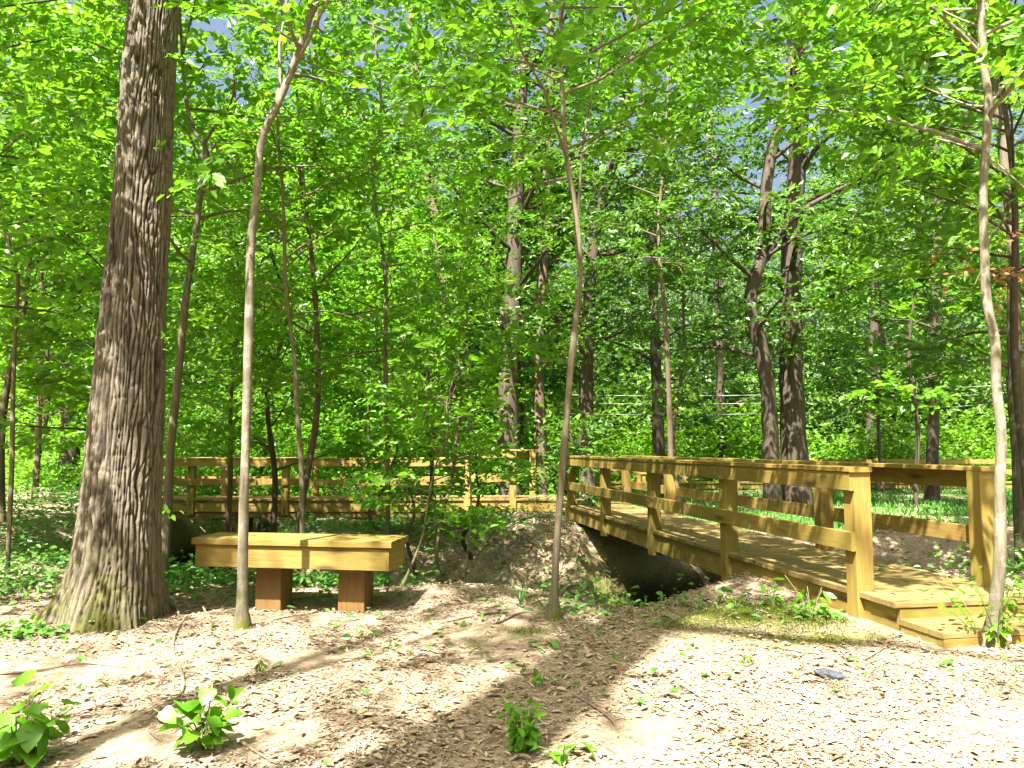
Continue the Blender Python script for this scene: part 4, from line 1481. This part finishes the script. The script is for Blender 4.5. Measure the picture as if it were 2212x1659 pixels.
pb = on_ground(470, 1620)
tb = Tubes().add(np.array([pb + (0, 0, -0.05), pb + (0, 0, 0.05), pb + (-0.004, 0, 0.105)]), np.array((0.022, 0.019, 0.018)), 12)
o = link('stub', tb.mesh('stub', M_stub, pb, False), None, pb)
tag(o, 'short cut-off sapling stub standing in the leafy plant near the bottom left', 'stump')

# cables strung across the woods behind
for k, (z, dy) in enumerate(((3.42, 0), (3.12, 0.25), (2.72, 0.5))):
    xs = np.linspace(-14, 40, 40)
    P = np.stack([xs, 29 + dy + 0 * xs, z + 0.0026 * (xs - 6) ** 2], -1)
    tb = Tubes().add(P, np.full(40, 0.013), 5)
    o = link('cable', tb.mesh('cable', M_wire, P[0]), None, P[0])
    tag(o, ('topmost', 'middle', 'lowest')[k] + ' of three pale cables strung across the lawn before the far trees', 'cable', 'overhead cables')
for x, lab in ((-14, 'utility pole hidden among the far trees at the left end of the cables'), (40, 'utility pole at the right end of the cables beyond the frame')):
    g = float(H(x, 29.2))
    t_ = thing('utility_pole', lab, 'pole', (x, 29.2, g))
    link('pole', Tubes().add(np.array([(x, 29.75, g - 0.5), (x, 29.75, 9.0)]), np.array((0.15, 0.11)), 10).mesh('pole', M_bark_grey, (x, 29.2, g)), t_)
    BEAM_Y = (0, 1)
    beam(t_, 'crossarm', (x, 28.9, 8.2), (x, 30.5, 8.2), 0.1, 0.12, M_bark_grey)

# ------------------------------------------------------------------ plants near the camera, leaf by leaf
def broad_leaf_mesh(name, mat, heart=True, L=1.0, fold=0.12):
    if heart:
        half = [(0.0, 0.0), (-0.06, 0.22), (0.05, 0.42), (0.28, 0.48), (0.55, 0.38), (0.8, 0.19), (1.0, 0.0)]
    else:
        half = [(0.0, 0.0), (0.12, 0.14), (0.35, 0.25), (0.6, 0.23), (0.82, 0.12), (1.0, 0.0)]
    mid = [(x, 0.0) for x, _ in half]
    mid[1] = (0.12, 0)
    v, f = [], []
    for x, _ in [(0, 0), (0.2, 0), (0.45, 0), (0.7, 0), (1.0, 0)]:
        v.append((x, 0, -0.10 * x * x))
    nm = len(v)
    for sg in (1, -1):
        b = len(v)
        for x, y in half[1:-1]:
            v.append((x, sg * y, fold * y * 1.3 - 0.12 * max(0, x) ** 2 + 0.02 * math.sin(x * 14)))
        k = len(half) - 2
        idx_ = [b + q for q in range(k)]
        if heart:
            fs = [(0, idx_[0], idx_[1], 1), (1, idx_[1], idx_[2], 2), (2, idx_[2], idx_[3], 3), (3, idx_[3], idx_[4], 4)]
        else:
            fs = [(0, idx_[0], idx_[1], 1), (1, idx_[1], idx_[2], 2), (2, idx_[2], idx_[3], 3), (3, idx_[3], 4)]
        for q in fs:
            f.append(q if sg < 0 else q[::-1])
    me = bpy.data.meshes.new(name)
    me.from_pydata(v, [], f)
    me.update()
    a = me.attributes.new('rnd', 'FLOAT', 'POINT')
    a.data.foreach_set('value', np.full(len(v), 0.55, np.float32))
    for p_ in me.polygons:
        p_.use_smooth = True
    me.materials.append(mat)
    return me


heart_me = [broad_leaf_mesh('leaf', M_plant, True, fold=k) for k in (0.05, 0.16, 0.28)]
oval_me = [broad_leaf_mesh('leaf', M_plant, False, fold=k) for k in (0.08, 0.22)]


def plant(label, base, stems, leaf_meshes, sizes, seed, nleaf, group='leafy plants on the forest floor', upr=0.55, name='plant', cat='plant'):
    """stems: list of (azimuth, lean, height); leaves hang along each of them"""
    r_ = np.random.default_rng(seed)
    root = thing(name, label, cat, base, group)
    for (az, lean, h) in stems:
        d = np.array((math.cos(az) * lean, math.sin(az) * lean, 1.0))
        pts = np.array([(0, 0, -0.03), d * h * 0.4 + (0, 0, 0.0), d * h * np.array((1.25, 1.25, 0.95))])
        P = catmull(pts, 8)
        link('stem', Tubes().add(P, np.linspace(0.005, 0.0025, 8), 5).mesh('stem', M_stem), root)
        for q in range(nleaf):
            t = 0.30 + 0.70 * (q + 0.5) / nleaf
            i = min(int(t * 7), 6)
            p_ = P[i] * (1 - (t * 7 - i)) + P[i + 1] * (t * 7 - i)
            a2 = az + (1.3 if q % 2 else -1.3) + r_.normal(0, 0.5) + (0 if q < nleaf - 1 else 0.9)
            o = link('leaf', leaf_meshes[r_.integers(len(leaf_meshes))], root)
            L = r_.uniform(*sizes) * (0.55 if r_.uniform() < 0.2 else 1.0)
            pet = L * 0.45
            dv = np.array((math.cos(a2), math.sin(a2), 0.35))
            o.location = p_ + dv * pet * 0.6
            o.scale = (L * r_.uniform(0.85, 1.15), L * r_.uniform(0.75, 1.1), L)
            o.rotation_euler = (r_.normal(0, 0.4), r_.normal(0.2, 0.4) + upr * 0.3, a2)
    return root


def R3(seed, n, lean, h0, h1):
    r_ = np.random.default_rng(seed)
    return [(r_.uniform(0, 6.28), r_.uniform(0.1, lean), r_.uniform(h0, h1)) for _ in range(n)]


plant('broad heart-leaved plant spilling in at the lower left corner', on_ground(35, 1655), R3(1, 9, 0.9, 0.16, 0.36), heart_me, (0.075, 0.13), 61, 6)
plant('bright heart-leaved seedling round the cut stub near the bottom left', on_ground(440, 1622), R3(2, 7, 0.75, 0.14, 0.31), heart_me, (0.07, 0.12), 62, 6)
plant('bushy small-leaved plant in the shade band at bottom centre', on_ground(1130, 1625), R3(3, 16, 0.55, 0.12, 0.27), oval_me, (0.045, 0.075), 63, 8)
plant('low few-leaved sprig just right of the bushy plant at bottom centre', on_ground(1215, 1640), R3(4, 4, 1.4, 0.05, 0.09), oval_me, (0.06, 0.10), 64, 3)
plant('upright weed with pale shining leaves against the near stringer', on_ground(1752, 1335), R3(5, 5, 0.45, 0.18, 0.34), oval_me, (0.08, 0.12), 65, 3)
plant('small leafy weed at the moss edge left of the shining weed', on_ground(1672, 1310), R3(6, 4, 0.5, 0.12, 0.22), oval_me, (0.06, 0.10), 66, 4)
plant('low seedling on the far moss beside the footbridge', on_ground(1590, 1312), R3(7, 4, 0.9, 0.05, 0.10), oval_me, (0.05, 0.08), 67, 4)
plant('tiny sprig on the litter in the middle of the shade band', on_ground(1170, 1478), R3(8, 3, 0.8, 0.05, 0.12), oval_me, (0.05, 0.09), 68, 3)
plant('small leafy weed on the gully edge right of the middle brown sapling', on_ground(1300, 1300), R3(9, 7, 0.6, 0.15, 0.3), oval_me, (0.04, 0.07), 69, 6)
plant('leafy sprouts clinging to the foot of the crooked pale sapling', on_ground(2155, 1400), R3(10, 9, 0.45, 0.2, 0.5), oval_me, (0.05, 0.085), 70, 7)
plant('leafy sprig reaching toward the step left of the crooked pale sapling', on_ground(2125, 1395), [(2.7, 0.5, 0.42), (3.2, 0.8, 0.34), (2.2, 0.4, 0.5)], oval_me, (0.05, 0.08), 71, 7)
plant('pale low leaves at the mossy foot of the massive trunk', on_ground(160, 1350), R3(12, 6, 1.6, 0.03, 0.07), heart_me, (0.05, 0.08), 72, 4)
plant('single seedling on bright litter left of the shade band', on_ground(560, 1450), R3(13, 3, 0.9, 0.03, 0.07), oval_me, (0.04, 0.06), 73, 3)
plant('small weed before the moss on the right', on_ground(1605, 1430), R3(14, 3, 0.9, 0.03, 0.07), oval_me, (0.04, 0.06), 74, 3)

# grassy tuft on the gully edge
pb = on_ground(1125, 1310)
r_ = np.random.default_rng(80)
root = thing('grass_tuft', 'tuft of long arching grass blades on the gully edge left of the middle brown sapling', 'grass tuft', pb)
for k in range(16):
    a = r_.uniform(0, 6.28)
    L = r_.uniform(0.15, 0.32)
    ln = r_.uniform(0.2, 0.9)
    V = []
    for q in np.linspace(0, 1, 6):
        c = np.array((math.cos(a) * ln * L * q ** 1.6, math.sin(a) * ln * L * q ** 1.6, L * (q - 0.35 * ln * q * q)))
        w = 0.006 * (1 - q) ** 0.6 + 0.0006
        sd = np.array((-math.sin(a), math.cos(a), 0)) * w
        V += [c - sd, c + sd]
    F = [(2 * q, 2 * q + 1, 2 * q + 3, 2 * q + 2) for q in range(5)]
    link('blade', mesh_np('blade', np.array(V), np.array(F), M_grass, True, {'rnd': np.full(12, r_.uniform(0.3, 1))}), root)

# cluster of dead rusty leaves hanging at the right
p = at(2105, 590, 6.6)
r_ = np.random.default_rng(90)
cr = Crown(90)
Pc = p + r_.normal(0, 1, (16, 3)) * np.array((0.2, 0.2, 0.14))
cr.add_sprays(Pc, r_.normal(0, 1, (16, 3)) - np.array((0, 0, 0.5)), 0.18, 7, 0.06)
base = np.array((3.98, 6.6, float(H(3.98, 6.6))))
root = thing('dead_branch', 'broken hanging branch of rusty dead leaves beside the crooked pale sapling', 'branch', p + np.array((0, 0, 0)))
link('dead_leaves', cr.leaf_mesh('dead_leaves', M_dead, 0.5, True, p), root)
q0 = at(2175, 470, 6.3)
link('limb', Tubes().add(catmull([q0, (q0 + p) / 2 + (0, 0, 0.05), p + (0, 0, -0.1), p + (-0.25, 0, -0.25)], 10), np.linspace(0.012, 0.004, 10), 6).mesh('limb', M_bark_grey, p), root)

tris = 0
seen = set()
for o in S.objects:
    if o.type == 'MESH' and o.data.name not in seen:
        seen.add(o.data.name)
        tris += sum(1 for _ in ()) + len(o.data.loops) - 2 * len(o.data.polygons)
print('TRIANGLES', tris, 'OBJECTS', len(S.objects))
